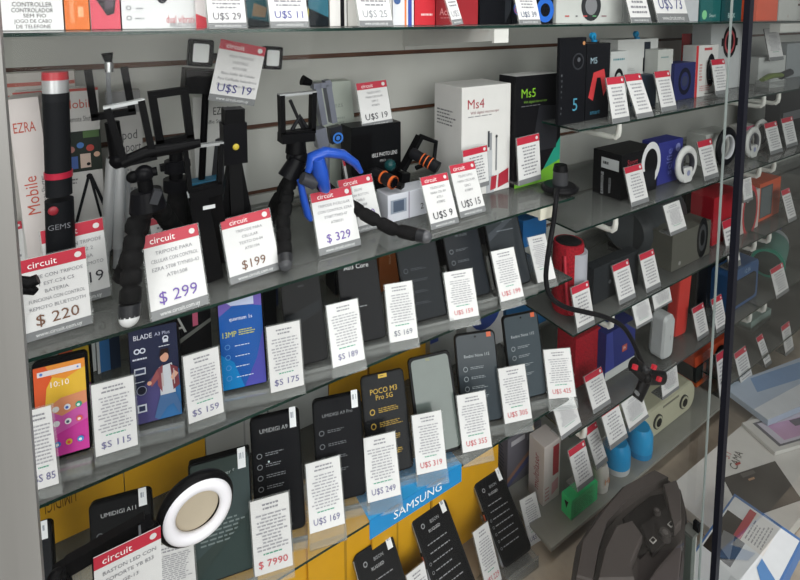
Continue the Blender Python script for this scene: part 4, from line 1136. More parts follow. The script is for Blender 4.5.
carton('phone_box', 'white box with a blue and red roundel between the slate phones', 'box', (466, 395), (502, 384), 308, Z4, .05, '#c3c6c8', y=.93, front=[('c', .5, .8, .42, '#2b458c'), ('p', [(.4, .7), (.75, .72), (.85, .86), (.6, .9)], '#b93b46'), ('p', [(.5, .77), (.8, .76), (.7, .82)], '#e2e4e6')], group=WG)
carton('phone_box', 'blue low box behind the right slate phone', 'box', (505, 385), (545, 372), 300, Z4, .05, '#1c5c8c', y=.93, group=WG)

# ring light on its clamp arm
y = .60
P = ony((100, 600), y); P.z = 0.0006
root = empty('ring_light', P, 'round white ring light with black rim on a clamp arm, lower left', 'ring light')
c = W3(root, [(198, 511)], y)[0]
rr = .0395
tilt = Matrix.Translation(c) @ Matrix(((1, 0, 0, 0), (0, 0, -1, 0), (0, 1, 0, 0), (0, 0, 0, 1)))
m = MB(); m.torus(rr * .86, rr * .24, BK, tilt @ Matrix.Translation((-.0015, 0, -.006)), 48, 12, .009); m.tube([(0, 0, -.005), (0, 0, -.004)], rr * .72, '#b3a793:.6', 32, tilt); m.build('rim', root)
m = MB(); m.torus(rr * .80, rr * .185, '#eceaf0:.35', tilt, 48, 12, .006); m.build('diffuser_ring', root)
a = W3(root, [(160, 524), (152, 532), (146, 522), (146, 548), (66, 574), (146, 527), (56, 578)], y)
part(root, 'swivel', lambda m: (m.ball(tuple(a[1] + Vector((0, .004, 0))), .008, BK), m.tube([a[0], a[1]], .005, BK, 12)))
part(root, 'clamp_arm', lambda m: m.bar(a[2], a[3], .018, .011, BK, (1, 0, 0)))
part(root, 'clamp_bar', lambda m: m.bar(a[4] + Vector((0, .008, 0)), a[5] + Vector((0, .008, 0)), .012, .016, BK, (0, 0, 1)))
part(root, 'grey_edge', lambda m: m.bar(a[2] + Vector((-.0065, -.006, 0)), a[3] + Vector((-.0065, -.006, 0)), .012, .002, '#8b8d90:.3:.6', (1, 0, 0)))
part(root, 'knob', lambda m: (m.ball(tuple(a[6]), .0085, BK), m.tube([a[6], a[4]], .006, BK, 12)))
part(root, 'arm_end', lambda m: m.bar(a[4] + Vector((-.006, .004, .006)), a[4] + Vector((.002, .004, -.05)), .018, .012, BK, (1, 0, 0)))
sp = a[4].lerp(a[5], .5)
part(root, 'stem', lambda m: m.tube([sp + Vector((0, .012, -.004)), Vector((sp.x, sp.y + .012, .03))], .008, BK, 12))
for k in range(3):
    q = 2.1 * k + .4
    part(root, 'leg', lambda m: m.tube([Vector((sp.x, sp.y + .012, .12)), Vector((sp.x + .09 * math.cos(q), sp.y + .012 + .05 * math.sin(q), .006))], .006, BK, 10))
A, Bq, C = ony((97, 640), y - .012), ony((163, 603), y - .012), ony((77, 566), y - .012)
ex = Bq - A
ey = C - A; ey -= ex.normalized() * ey.dot(ex.normalized())
price_tag('tilted red-topped price tag hung on the ring light arm', None, None, None, 0, '', DRK, ['BASTON LED CON', 'SOPORTE YB 833', 'GE-13'], mw=frame(A, ex, ey), size=(ex.length, ey.length), group='red-topped price tags low in the window', foot=False)

# ================================================================== FLOOR: rugged phones and yellow boxes
FB = 'yellow phone boxes on the floor of the window'
for lb, a, c, vt, y, art in (
        ('yellow box below the 7990 card at the bottom edge', (200, 690), (309, 640), 560, .86, []),
        ('yellow box left of the blue lettered strip on the floor', (310, 645), (372, 600), 505, .85, [('r', .55, .0, .59, 1, '#a37a16')]),
        ('yellow box right under the blue lettered strip', (373, 605), (430, 565), 500, .84, [('r', .4, 0, .43, 1, '#a37a16'), ('t', 'LG', .1, .85, .05, '#6a4a15', .2)]),
        ('yellow box right of the blue lettered strip behind the rugged phones', (431, 565), (497, 528), 442, .84, [('r', .0, .0, .02, 1, '#a37a16')])):
    carton('phone_box', lb, 'box', a, c, vt, ZF, .07, '#cc981c:.4', y=y, front=art, group=FB)
BS = [('t', 'BISON', .55, .865, .033, '#9a9ca0', .4), ('c', .22, .865, .05, '#8a8c90'), ('c', .22, .865, .03, '#1a1b1d'), ('t', 'RUGGED', .48, .79, .03, '#b8babd', .42)]
def bison(lb, BL, BR, TL, st):
    return phone(lb, BL, BR, TL, ZF, art=BS + [('l', .18, yy - .012, .82, yy + .012, 1, '#8f9195') for yy in (.68, .6, .52, .44, .36, .28, .2)] + [('o', .1, yy, .03, .02, '#77797d') for yy in (.52, .44, .36, .28, .2)],
                 screen='#151618:.25', body='#1b1c1e:.4', sticker=True, thick=.014, button='#c25a3a', rad=.13, lift=.034, stand=st, bezel=.05, group='rugged black phones on the floor', lean=(10, 48))
bison('rugged black phone with an orange side button in front of the dark striped box', (505, 569), (533, 549), (473, 484), 'clear stand under the rugged phone nearest the dark striped box')
bison('rugged black phone below the end of the blue lettered strip', (446, 625), (482, 598), (408, 520), 'clear stand under the rugged phone below the blue strip')
bison('rugged black phone cut by the bottom edge of the photo, leftmost of its row', (382, 670), (424, 640), (336, 566), 'clear stand under the rugged phone at the bottom edge')
card('white price card reading 229 between the two rugged phones', (487, 592), (502, 580), (461, 541), ZF, 'U$S 229', RD, 'white price cards on the floor')
card('white price card reading 269 right of the rugged phone', (530, 547), (546, 538), (515, 503), ZF, 'U$S 269', '#4a4a7a', 'white price cards on the floor')
card('small white price card at the bottom edge left of the rugged phone', (420, 640), (438, 625), (400, 580), ZF, 'U$S 199', RD, 'white price cards on the floor')

# ================================================================== RIGHT BAY
TR_ = [None, 'price tags on the smartwatch shelf', 'price tags on the ring light shelf', 'price tags on the black loudspeaker shelf', 'price tags on the white speaker shelf']
def rtag(lb, BL, BR, TL, i, y=None, z=None, price='', group=None, fwd=0.0):
    return price_tag(lb, BL, BR, TL, ZR[i] if z is None else z, price, '#5a5a66', small=True, y=y, rows=8, titlecol='#98989e', group=group or TR_[i], lean=(4, 24), header=not lb.startswith(('pale', 'second pale', 'unpriced')), fwd=fwd)
WB = 'boxes on the smartwatch shelf'
z = ZR[1]
carton('smartwatch_box', 'black box with a blue figure 5 at the left end of the smartwatch shelf', 'box', (558, 126), (584, 120), 38, z, .008, '#15161a:.3', front=[('t', '5', .62, .22, .15, '#4a8fa8', .3), ('o', .7, .72, .22, .18, '#34363b'), ('c', .72, .74, .06, '#55585e'), ('c', .9, .93, .05, '#c48a5a'), ('l', .05, .1, .12, .6, 8, '#5b5e63')], group=WB)
carton('smartwatch_box', 'black box with a red wristband picture', 'box', (585, 121), (608, 116), 44, z, .02, '#17181c:.3', front=[('t', 'M5', .3, .78, .08, '#9fb8c4', .3), ('p', [(.1, .3), (.3, .62), (.75, .66), (.9, .4), (.75, .3), (.6, .55), (.45, .55), (.3, .25)], '#c23a3e'), ('t', 'smart', .4, .1, .06, '#3c7f9a', .6)], group=WB)
carton('smartwatch_box', 'slim white box with a black band picture behind the first two tags', 'box', (609, 108), (626, 104), 52, z, .05, '#c3c6c5', y=.80, front=[('l', .15, .82, .85, .9, 1, '#5a8a94'), ('o', .5, .5, .28, .18, '#1b1c1f', 1.6)], group=WB)
carton('smartwatch_box', 'wide white box with a dark smartwatch picture and a blue round tag', 'box', (616, 100), (656, 92), 40, z, .06, '#c8cac8', y=.84, front=[('r', .64, .2, .80, .95, '#232a35:.3'), ('r', .62, .48, .82, .7, '#14171d:.2'), ('l', .2, .5, .45, .55, 2, '#9fa3a3')], group=WB)
carton('smartwatch_box', 'slim white box with a grey band picture right of the wide white box', 'box', (656, 103), (671, 99), 50, z, .05, '#babdb9', y=.80, front=[('l', .2, .82, .8, .88, 1, '#6f8f8f'), ('o', .6, .4, .26, .16, '#3a3c40', 1.5)], group=WB)
carton('smartwatch_box', 'small slate-blue box between the second and third tags', 'box', (640, 116), (655, 113), 76, z, .03, '#2f3a49', y=.775, group=WB)
carton('smartwatch_box', 'navy blue box with a dark round watch picture', 'box', (673, 103), (694, 98), 64, z, .05, '#232a5e', y=.79, front=[('o', .5, .5, .3, .2, '#141628', 1.2), ('c', .5, .5, .14, '#343a55')], group=WB)
carton('smartwatch_box', 'tall red box behind the navy watch box', 'box', (688, 92), (705, 88), 34, z, .03, '#b52f35', y=.90, front=[('l', .2, .6, .8, .75, 3, '#dba8a6')], group=WB)
carton('smartwatch_box', 'white box with a red edge and a black band watch picture', 'box', (694, 100), (716, 95), 46, z, .04, '#cfcfcd', y=.79, front=[('r', 0, 0, .1, 1, '#c22e34'), ('r', .35, .9, .7, .95, '#b8444a'), ('o', .68, .5, .2, .12, '#1c1d22', 2), ('c', .68, .48, .13, '#2b3a4a', 1.6), ('l', .2, .1, .8, .22, 3, '#c07a7a'), ('l', .16, .3, .3, .65, 6, '#c05a5a')], group=WB)
carton('smartwatch_box', 'tall pale box with a big black watch print at the gasket', 'box', (708, 94), (742, 87), 24, z, .06, '#b3b7b8', y=.83, front=[('r', .3, .66, .78, .78, '#1a1a1d'), ('c', .54, .72, .20, '#1a1a1d', 1.2), ('o', .54, .72, .15, .11, '#a8474d', 1.2), ('r', .86, 0, .88, 1, '#989c9e')], group=WB)
for u, v, lb in ((594, 36, 'blue round security tag on the red wristband box'), (637, 33, 'blue round security tag on the wide white watch box')):
    y = .76 if u == 594 else .845
    P = ony((u, v + 6), y)
    m = MB(); m.tube([(0, 0, .0005), (0, 0, .006)], [.007, .008], '#1b7fb0:.3', 16); m.tube([(0, 0, .014), (0, .008, .014)], .0085, '#2191c4:.25', 18); m.box((-.002, 0, .004), (.002, .006, .014), '#1b7fb0:.3')
    tag(m.build('security_tag', mw=Matrix.Translation(P)), lb, 'security tag', 'blue security tags')
rtag('leftmost wavy red tag on the smartwatch shelf, in front of the slim band box', (613, 124), (630, 120), (606, 78), 1)
rtag('second red tag on the smartwatch shelf, shiny, in front of the wide white box', (638, 119), (654, 113), (624, 75), 1)
rtag('third red tag on the smartwatch shelf, left of the navy box', (662, 112), (677, 107), (654, 72), 1)
rtag('red tag in front of the white box with the black band watch picture', (716, 95), (729, 90), (711, 60), 1, y=.755)
# beyond the gasket
carton('camera_box', 'white box beyond the gasket under the clear hanging tag', 'box', (757, 90), (784, 84), 58, z, .06, '#b9bcba', y=.82, group='boxes beyond the gasket')
carton('camera_box', 'grey box with a dark lens picture at the right edge of the photo', 'box', (785, 80), (812, 73), 44, z, .06, '#8f9598', y=.84, front=[('c', .7, .5, .2, '#25282c')], group='boxes beyond the gasket')
rtag('pale tag lying on the white box beyond the gasket', (770, 61), (784, 57), (764, 29), 1, y=.80)
P = ony((778, 83), .75); P.z = z + .0006
root = empty('wrist_watch', P, 'wrist watch with an olive strap lying on a clear stand', 'watch')
part(root, 'strap', lambda m: m.tube(W3(root, [(762, 80), (770, 76), (780, 75)], .75), [.006, .009, .009], '#5a6a2e', 12, flat=1.4))
part(root, 'case', lambda m: m.tube(W3(root, [(781, 76), (790, 72)], .75), .012, '#24262a:.3', 18))
part(root, 'clear_stand', lambda m: m.box((-.05, 0, 0), (.06, .05, .022), 'acrylic'))

# ---- ring light shelf
z = ZR[2]
carton('headphone_box', 'black headphone box with barcode label and white headphone print', 'box', (620, 201), (656, 187), 156, z, .085, '#121316:.3', front=[('t', 'Sport', .3, .80, .12, '#a93340', .5), ('o', .82, .66, .28, .19, '#d7d8da', 1.3), ('r', .55, .1, .95, .5, '#1b1d22'), ('l', .3, .1, .5, .2, 2, '#888')],
       side=[('r', .30, .62, .92, .86, '#c3c6c8'), ('l', .36, .66, .62, .82, 1, '#2b2c2f'), ('t', 'EARPHONE', .35, .28, .10, '#c3c5c8', .5, 90), ('t', 'WIRELESS', .62, .26, .08, '#a3a5a8', .5, 90)], group='boxes on the ring light shelf')
rtag('red tag in front of the black headphone box', (632, 207), (649, 201), (624, 168), 2)
carton('ring_light_box', 'indigo box behind the first white selfie ring light', 'box', (657, 186), (681, 180), 144, z, .05, '#2b3180', front=[('t', 'selfie', .45, .5, .22, '#6f78c4', .7, 90), ('c', .8, .8, .1, '#8a90c8')], group='boxes on the ring light shelf')
def ring(lb, c, ru, rv, y, col, inner, k=None, z=None):
    P = ony(c, y)
    R = P.z - ony((c[0], c[1] + rv), y).z
    P.z = ZR[2] + R + .0006 if z is None else z
    mw = Matrix.Translation(P) @ FRONT
    m = MB(); m.torus(R * .79, R * .21, col, mw, 36, 10, .007)
    root = empty('selfie_ring_light', P - Vector((0, 0, R)), lb, 'ring light', 'selfie ring lights')
    mm = MB(); L = Matrix.Translation((0, 0, R)) @ FRONT
    mm.torus(R * .79, R * .21, col, L, 36, 10, .007); mm.build('ring', root)
    mm = MB(); mm.torus(R * .58, R * .06, inner, L, 36, 8, .008); mm.build('inner_rim', root)
    if k:
        mm = MB(); mm.prism(rounded(R * .8, R * .8, R * .15, 3, -R * .4, -R * .95), -.006, .008, col, mat=L, inset=.001); mm.art([('c', .0, -.45 , .16, '#8a90b0')], L, R, R, .0085); mm.build('clip', root)
ring('white selfie ring light in front of the indigo box', (686, 166), 10, 18, .745, '#d3d4d3:.35', '#3b3c44', True)
rtag('red tag between the white and the black-rimmed ring lights', (705, 181), (719, 175), (697, 142), 2)
carton('ring_light_box', 'white box behind the black-rimmed ring light', 'box', (704, 176), (730, 168), 136, z, .06, '#b2b4b0', y=.79, group='boxes on the ring light shelf')
ring('black-rimmed selfie ring light leaning on the white box', (726, 153), 10, 19, .76, '#1a1b1e:.3', '#b9bcc0')
ring('first white selfie ring light just past the gasket', (752, 150), 8, 15, .76, '#c3c4c2:.35', '#55565c', True)
ring('second white selfie ring light past the gasket', (760, 146), 8, 15, .79, '#bcbdbb:.35', '#55565c')
carton('ring_light_box', 'pink-topped white box just past the gasket', 'box', (742, 168), (754, 163), 128, z, .05, '#bcbab7', y=.80, front=[('r', 0, .85, 1, 1, '#b04a66')], group='boxes on the ring light shelf')
rtag('red tag right of the white ring lights past the gasket', (771, 155), (783, 150), (764, 124), 2)
rtag('red tag nearest the right edge on the ring light shelf', (787, 148), (798, 143), (781, 119), 2)
carton('mic_box', 'black box behind the last tags on the ring light shelf', 'box', (778, 138), (812, 125), 92, z, .05, '#1a1b1d', y=.84, front=[('r', .1, .3, .9, .5, '#5a5c60')], group='boxes on the ring light shelf')

# ---- loudspeaker shelf
z = ZR[3]
y = .78
P = ony((566, 330), y); P.z = z + .0006
root = empty('tower_speaker', P, 'red fabric tube speaker with a white front and hanging red strap', 'speaker')
q = [Vector((0, 0, .0)), Vector((0, 0, ony((566, 240), y).z - P.z)) * 0.98]
q[1] = Vector((0, 0, max(.15, q[1].z)))
part(root, 'body', lambda m: m.tube([q[0], q[0] + Vector((0, 0, .01)), q[1] - Vector((0, 0, .008)), q[1]], [.034, .037, .037, .035], 'red_fabric', 30))
part(root, 'white_front', lambda m: m.tube([Vector((.007, -.014, .018)), Vector((.007, -.014, q[1].z - .02))], .030, '#a9abb4:.5', 24))
part(root, 'top_cap', lambda m: m.tube([q[1], q[1] + Vector((0, 0, .004))], [.031, .020], '#19191b', 24))
part(root, 'strap', lambda m: m.tube(smooth([Vector((-.034, -.018, .15)), Vector((-.04, -.03, .08)), Vector((-.038, -.042, .02)), Vector((-.01, -.046, .03)), Vector((.03, -.044, .012))]), .004, '#b52436', 8))
y = .885
P = ony((630, 298), y); P.z = z + .0006
root = empty('boombox', P, 'big black barrel loudspeaker with carrying handle', 'speaker')
A, Bq = Vector((-.06, -.02, .082)), Vector((.20, .02, .082))
part(root, 'barrel', lambda m: m.tube([A + Vector((-.008, 0, 0)), A, A.lerp(Bq, .1), A.lerp(Bq, .9), Bq, Bq + Vector((.008, 0, 0))], [.06, .074, .080, .080, .074, .06], '#34383b:.4', 32))
part(root, 'end_ring', lambda m: m.tube([A + Vector((-.014, -.002, 0)), A + Vector((-.006, 0, 0))], [.058, .066], '#45494c:.3', 30))
part(root, 'handle', lambda m: m.tube(smooth([A + Vector((.03, 0, .07)), A + Vector((.05, 0, .105)), A.lerp(Bq, .5) + Vector((0, 0, .112)), Bq + Vector((-.05, 0, .105)), Bq + Vector((-.03, 0, .07))]), .011, '#141517:.3', 12))
part(root, 'control_strip', lambda m: m.box((.0, -.035, .150), (.14, .03, .164), '#1f2124:.3'))
part(root, 'foot', lambda m: m.box((-.05, -.06, 0), (.18, .05, .012), '#101113'))
carton('subwoofer_speaker', 'dark woven square speaker behind the first two red tags', 'speaker', (592, 330), (636, 313), 270, z, .03, 'mesh_fabric', y=.752, front=[('c', .35, .45, .03, '#55585c')], group='loudspeakers')
carton('subwoofer_speaker', 'charcoal box speaker with a round driver right of the barrel loudspeaker', 'speaker', (671, 272), (709, 258), 237, z, .065, '#55554e:.6', y=.735, front=[('c', .78, .58, .15, '#1c1d1e', 2.0), ('o', .78, .58, .10, .06, '#3f4143', 2.0), ('c', .2, .15, .03, '#8a8b88')], group='loudspeakers')
carton('speaker_box', 'dark box high behind the charcoal box speaker', 'box', (683, 250), (712, 240), 196, z, .06, '#26241f', y=.90, group='boxes on the loudspeaker shelf')
carton('headphone_box', 'deep red box with a paler red front left of the gasket', 'box', (711, 256), (737, 247), 200, z, .07, '#a3222d:.35', y=.755, front=[('r', .72, 0, 1, 1, '#b5454a'), ('l', .75, .5, .95, .9, 5, '#d6a9a6')], group='boxes on the loudspeaker shelf')
carton('headphone_box', 'red and white box with a round black headphone window past the gasket', 'box', (739, 246), (757, 238), 197, z, .06, '#c2b9b5', y=.745, front=[('o', .5, .5, .42, .34, '#b8333a', 1.7), ('c', .5, .5, .34, '#3c3a38', 1.7), ('t', 'B', .35, .82, .12, '#c6c8ca', .4)], group='boxes on the loudspeaker shelf')
carton('headphone_box', 'open orange box with a grey speaker inside, past the gasket', 'box', (757, 232), (778, 222), 186, z, .06, '#c9532f', y=.76, front=[('r', .06, .08, .62, .9, '#4b5356'), ('r', .1, .1, .56, .86, '#5b6568')], group='boxes on the loudspeaker shelf')
carton('gadget_box', 'small white box with a red mark on top of the orange box', 'box', (760, 190), (786, 182), 175, 0, .05, '#b3b5b1', y=.80, h=.03, front=[('r', .4, .2, .55, .7, '#b5433a')], group='boxes on the loudspeaker shelf') if False else None
rtag('first red tag on the loudspeaker shelf, next to the red tube speaker', (578, 333), (595, 323), (571, 288), 3)
rtag('second red tag on the loudspeaker shelf, in front of the dark woven speaker', (620, 305), (636, 296), (612, 266), 3)
rtag('third red tag on the loudspeaker shelf, in front of the black barrel', (647, 293), (661, 286), (639, 255), 3)
rtag('pale tag hanging from the edge of the ring light shelf', (671, 236), (687, 229), (663, 206), 2, y=.694, z=0, group='pale tags hung on shelf edges')
rtag('red tag left of the gasket in front of the deep red box', (730, 271), (741, 266), (722, 222), 3, y=.715, z=0)
rtag('red tag right of the orange box near the right edge', (789, 223), (797, 218), (781, 191), 3)
rtag('pale tag behind the gasket above the red and white box', (744, 203), (753, 198), (742, 180), 2, y=.694, z=0, group='pale tags hung on shelf edges')

# ---- white speaker shelf
z = ZR[4]
carton('speaker_box', 'dark red fabric speaker behind the first tag on the white speaker shelf', 'speaker', (574, 405), (598, 396), 341, z, .06, 'red_fabric', y=.79, group='speakers on the white speaker shelf')
o, P, w, hh, d = carton('speaker_box', 'blue speaker box with a red logo standing on a pale base', 'speaker box', (604, 400), (633, 386), 336, z, .05, '#262f6e', y=.765, front=[('r', 0, 0, 1, .18, '#b6bab8'), ('r', .55, .42, .72, .56, '#a8483a'), ('t', 'JBL', .63, .5, .05, '#dadada', .14), ('p', [(0, .18), (.3, .18), (.2, 1), (0, 1)], '#2f3a86')], group='speakers on the white speaker shelf')
rtag('red tag between the dark red speaker and the blue speaker box', (594, 414), (611, 404), (584, 377), 4)
rtag('pale tag hung from the edge of the loudspeaker shelf, above the white speaker', (637, 329), (653, 322), (632, 306), 3, y=.694, z=0, group='pale tags hung on shelf edges')
rtag('second pale tag hung from the loudspeaker shelf edge, left of the red speaker', (655, 311), (672, 303), (652, 295), 3, y=.694, z=0, group='pale tags hung on shelf edges')
y = .745
P = ony((660, 352), y); P.z = z + .0006
root = empty('capsule_speaker', P, 'white upright capsule speaker with black lettering', 'speaker')
hh = ony((662, 313), y).z - P.z
part(root, 'body', lambda m: m.prism(rounded(.050, hh, .016, 5, -.025, 0), -.022, .022, '#bdc1c2:.4', mat=Matrix.Rotation(math.radians(4), 4, 'Y') @ FRONT, inset=.007))
part(root, 'lettering', lambda m: m.art([('t', 'FUNK', .5, .5, .10, '#2a2b2e', .36, 90)], Matrix.Translation((-.0125, 0, 0)) @ Matrix.Rotation(math.radians(4), 4, 'Y') @ FRONT, .036, hh, .0225))
P = ony((680, 340), .76); P.z = z + .0006
root = empty('upright_speaker', P, 'flat bright red upright speaker right of the white capsule', 'speaker')
hh = ony((680, 268), .76).z - P.z
part(root, 'body', lambda m: m.prism(rounded(.062, hh, .012, 4, -.03, 0), -.03, .0, '#c8362f:.45', mat=Matrix.Rotation(math.radians(5), 4, 'Y') @ FRONT, inset=.004))
part(root, 'strap', lambda m: m.tube([Vector((.01, .03, hh)), Vector((.03, .035, hh + .008)), Vector((.045, .03, hh - .01))], .004, '#8d1f1f', 8))
carton('speaker_box', 'black box right of the flat red speaker', 'box', (694, 325), (722, 308), 265, z, .06, '#141517', y=.79, group='speakers on the white speaker shelf')
carton('speaker_box', 'dark box left of the blue clock speaker', 'box', (713, 318), (735, 300), 262, z, .06, '#1b1d22', y=.82, group='speakers on the white speaker shelf')
rtag('red tag right of the flat red speaker', (698, 341), (709, 334), (692, 309), 4)
rtag('red tag just left of the gasket on the white speaker shelf', (717, 333), (727, 326), (711, 300), 4)
y = .745
y = .735
P = ony((727, 318), y); P.z = z + .0006
root = empty('clock_speaker', P, 'small blue cube speaker with dark round front behind the gasket', 'speaker')
hh = ony((735, 272), y).z - P.z
wd = ony((756, 310), y).x - P.x
part(root, 'body', lambda m: m.prism(rounded(wd, hh, .012, 4, 0, 0), -.06, .0, '#2d527f:.4', mat=FRONT, inset=.003))
part(root, 'grille', lambda m: m.prism(rounded(wd * .78, hh * .62, .014, 4, wd * .11, hh * .12), 0, .003, 'mesh_fabric', mat=FRONT))
part(root, 'display_digits', lambda m: m.art([('t', '12:36', .6, .87, .10, '#9fb6cc', .4)], FRONT, wd, hh, .0006))
P = ony((765, 300), .775); P.z = z + .0006
root = empty('cylinder_speaker', P, 'teal mesh cylinder speaker lying on its side', 'speaker')
A, Bq = Vector((0, 0, .054)), Vector((.20, .06, .054))
part(root, 'mesh_body', lambda m: m.tube([A, A.lerp(Bq, .06), A.lerp(Bq, .94), Bq], [.048, .052, .052, .048], '#4a7a70:.7', 26))
part(root, 'end_ring', lambda m: m.tube([A - Vector((.004, .0015, 0)), A + Vector((.010, .004, 0))], .0535, '#178a72:.3', 26))
part(root, 'end_driver', lambda m: m.tube([A - Vector((.0055, .002, 0)), A - Vector((.0038, .0014, 0))], .044, '#2a3a38:.5', 24))
part(root, 'end_cap', lambda m: m.tube([Bq, Bq + Vector((.03, .011, 0))], .050, '#9aa3a6:.4', 26))
part(root, 'strap', lambda m: m.tube([Bq + Vector((-.01, 0, .055)), Bq + Vector((.02, 0, .065)), Bq + Vector((.05, 0, .05))], .007, '#3a3578', 8))
rtag('red tag in front of the teal cylinder speaker', (777, 299), (789, 294), (770, 270), 4)

# ---- bottom plinth
z = ZR[5]
y = .80
P = onz((668, 426), z); y = P.y; P.z = z + .0006
root = empty('stereo_speaker', P, 'cream rounded stereo speaker with two dark drivers', 'speaker')
x0, x1 = ony((643, 440), y).x - P.x, ony((694, 415), y).x - P.x
hh = ony((668, 399), y).z - P.z
part(root, 'body', lambda m: m.prism(rounded(x1 - x0, hh, hh * .42, 6, x0, 0), -.09, 0, '#b9b8a0:.45', mat=FRONT, inset=.006))
for f in (.25, .75):
    xx = x0 + (x1 - x0) * f
    dv = part(root, 'driver', lambda m: m.tube([(xx, -.004, hh * .48), (xx, .001, hh * .48)], hh * .24, '#3a3b38:.4', 24))
    m = MB(); m.tube([(xx, -.0055, hh * .48), (xx, -.0035, hh * .48)], hh * .20, '#b5b49c:.4', 20); m.tube([(xx, -.0068, hh * .48), (xx, -.0045, hh * .48)], hh * .14, '#161717:.3', 18); m.build('cone', dv)
part(root, 'control_strip', lambda m: m.art([('r', .3, .84, .7, .90, '#6f6f60')], FRONT, 1, hh, .001) if False else m.box((x0 + (x1 - x0) * .35, -.001, hh * .80), (x0 + (x1 - x0) * .65, .002, hh * .86), '#77776a'))
def cup(lb, u, v0, v1, ru, y, cols, label_ops=None, cat='speaker', name='mini_speaker'):
    P = onz((u, v0), z); y = P.y; P.z = z + .0006
    h = ony((u, v1), y).z - P.z
    r = (ony((u + ru, v0), y).x - ony((u - ru, v0), y).x) / 2 * .80
    root = empty(name, P, lb, cat, 'small round speakers on the plinth')
    part(root, 'base', lambda m: m.tube([Vector((0, 0, 0)), Vector((0, 0, h * .22))], [r * .95, r], cols[0], 24))
    part(root, 'body', lambda m: m.tube([Vector((0, 0, h * .22)), Vector((0, 0, h * .75)), Vector((0, 0, h))], [r, r * .98, r * .72], cols[1], 24))
    if label_ops: part(root, 'lettering', lambda m: m.art(label_ops, Matrix.Translation((-r * .5, -r * 1.02, h * .2)) @ FRONT, r, h * .6, .0005))
cup('white mini canister with orange script', 599, 486, 462, 7, .785, ('#c8c6c0', '#cfccc5'), [('t', 'Hi', .5, .5, .4, '#c87a32', .8)])
cup('bright blue mini speaker with a white base, left of the pair', 616, 466, 441, 10, .80, ('#c3c8ca', '#1f95d0:.3'))
cup('bright blue mini speaker with a dark slot, right of the pair', 639, 451, 426, 9, .81, ('#1b84bd', '#2397cf:.3'))
carton('gadget_box', 'bright green box on the edge of the plinth', 'box', (571, 521), (597, 501), 502, z, .03, '#37e08a:.4', front=[('l', .1, .15, .9, .85, 7, '#2bc074')], side=[('p', [(.3, .75), (.7, .8), (.5, .4)], '#1b2b22')], group='boxes at the foot of the right shelves')
carton('gadget_box', 'white box with a red device picture and red upright lettering', 'box', (543, 507), (559, 494), 449, z, .05, '#bfb7b4', front=[('r', .55, .42, .92, .92, '#9a2734'), ('p', [(.5, .1), (.9, .15), (.9, .35), (.5, .3)], '#b9878c'), ('l', .1, .05, .4, .3, 4, '#a86a70')], side=[('t', 'multilaser', .5, .5, .35, '#8d2734', .6, 90)], group='boxes at the foot of the right shelves')
carton('gadget_box', 'grey and dark box with a striped picture behind the rugged phone', 'box', (507, 489), (540, 470), 441, z, .05, '#5f5d66', front=[('p', [(0, .2), (1, .7), (1, .6), (0, .1)], '#8d6a5a'), ('p', [(0, .1), (1, .6), (1, .45), (0, 0)], '#4a4f77'), ('r', .1, .82, .5, .92, '#a9a8ae'), ('l', .55, .75, .95, .92, 4, '#9a99a0')], side=[('l', .2, .2, .8, .8, 8, '#3a3944')], group='boxes at the foot of the right shelves')
PT = 'price tags above the plinth'
rtag('pale tag hung from the white speaker shelf edge, below the 425 card', (562, 440), (582, 428), (552, 406), 4, y=.694, z=0, group='pale tags hung on shelf edges')
rtag('red tag hung low in front of the green box', (578, 492), (594, 480), (568, 451), 5, y=.69, z=0, group=PT)
rtag('red tag in front of the white mini canister', (611, 450), (628, 438), (600, 411), 5, y=.694, z=0, group=PT)
rtag('pale tag above the right blue mini speaker', (630, 432), (649, 421), (621, 404), 5, y=.694, z=0, group=PT)
rtag('dull tag half hidden left of the blue mini speakers', (597, 470), (608, 462), (584, 430), 5, y=.72, z=0, group=PT)
rtag('pale tag behind the gooseneck holder above the cream speaker', (663, 400), (679, 390), (660, 373), 4, y=.694, z=0, group='pale tags hung on shelf edges')
# orange toy / speaker near the gasket
P = onz((702, 400), z); yq = P.y + .045; P = ony((711, 390), yq); P.z = z + .0006
root = empty('sports_speaker', P, 'orange and black rugged speaker left of the gasket', 'speaker')
hh = ony((711, 350), yq).z - P.z
w = ony((719, 392), yq).x - ony((684, 408), yq).x
part(root, 'top_block', lambda m: m.box((-w / 2, 0, hh * .72), (w / 2, .07, hh * 1.05), '#b8482a', taper=.004))
part(root, 'body', lambda m: m.box((-w / 2, -.004, .008), (w / 2, .07, hh * .72), '#2c302f'))
part(root, 'orange_frame', lambda m: (m.box((-w / 2 - .001, -.008, 0), (w / 2, .07, .012), '#c25a2a'), m.box((-w * .30, -.007, .01), (-w * .25, .0, hh * .72), '#c25a2a'), m.box((-w * .15, -.007, .01), (-w * .10, .0, hh * .72), '#c25a2a')))
part(root, 'driver', lambda m: m.tube([(w * .2, -.006, hh * .4), (w * .2, 0, hh * .4)], w * .2, '#17191a:.3', 22))
rtag('tag just left of the gasket in front of the orange rugged speaker', (720, 402), (730, 394), (716, 355), 5, y=.715, z=0, group=PT)
carton('speaker_box', 'lime green box behind the gasket', 'box', (727, 392), (746, 375), 340, z, .05, '#79922d', y=.82, group='things on the plinth past the gasket')
for i, (BL, BR, TL, lb) in enumerate((((742, 388), (753, 381), (734, 354), 'red tag first past the gasket on the plinth level'), ((766, 368), (772, 362), (756, 338), 'red tag second past the gasket on the plinth level'), ((786, 356), (794, 350), (781, 327), 'red tag at the right edge on the plinth level'))):
    rtag(lb, BL, BR, TL, 5, y=.692, z=0, group='red tags past the gasket')
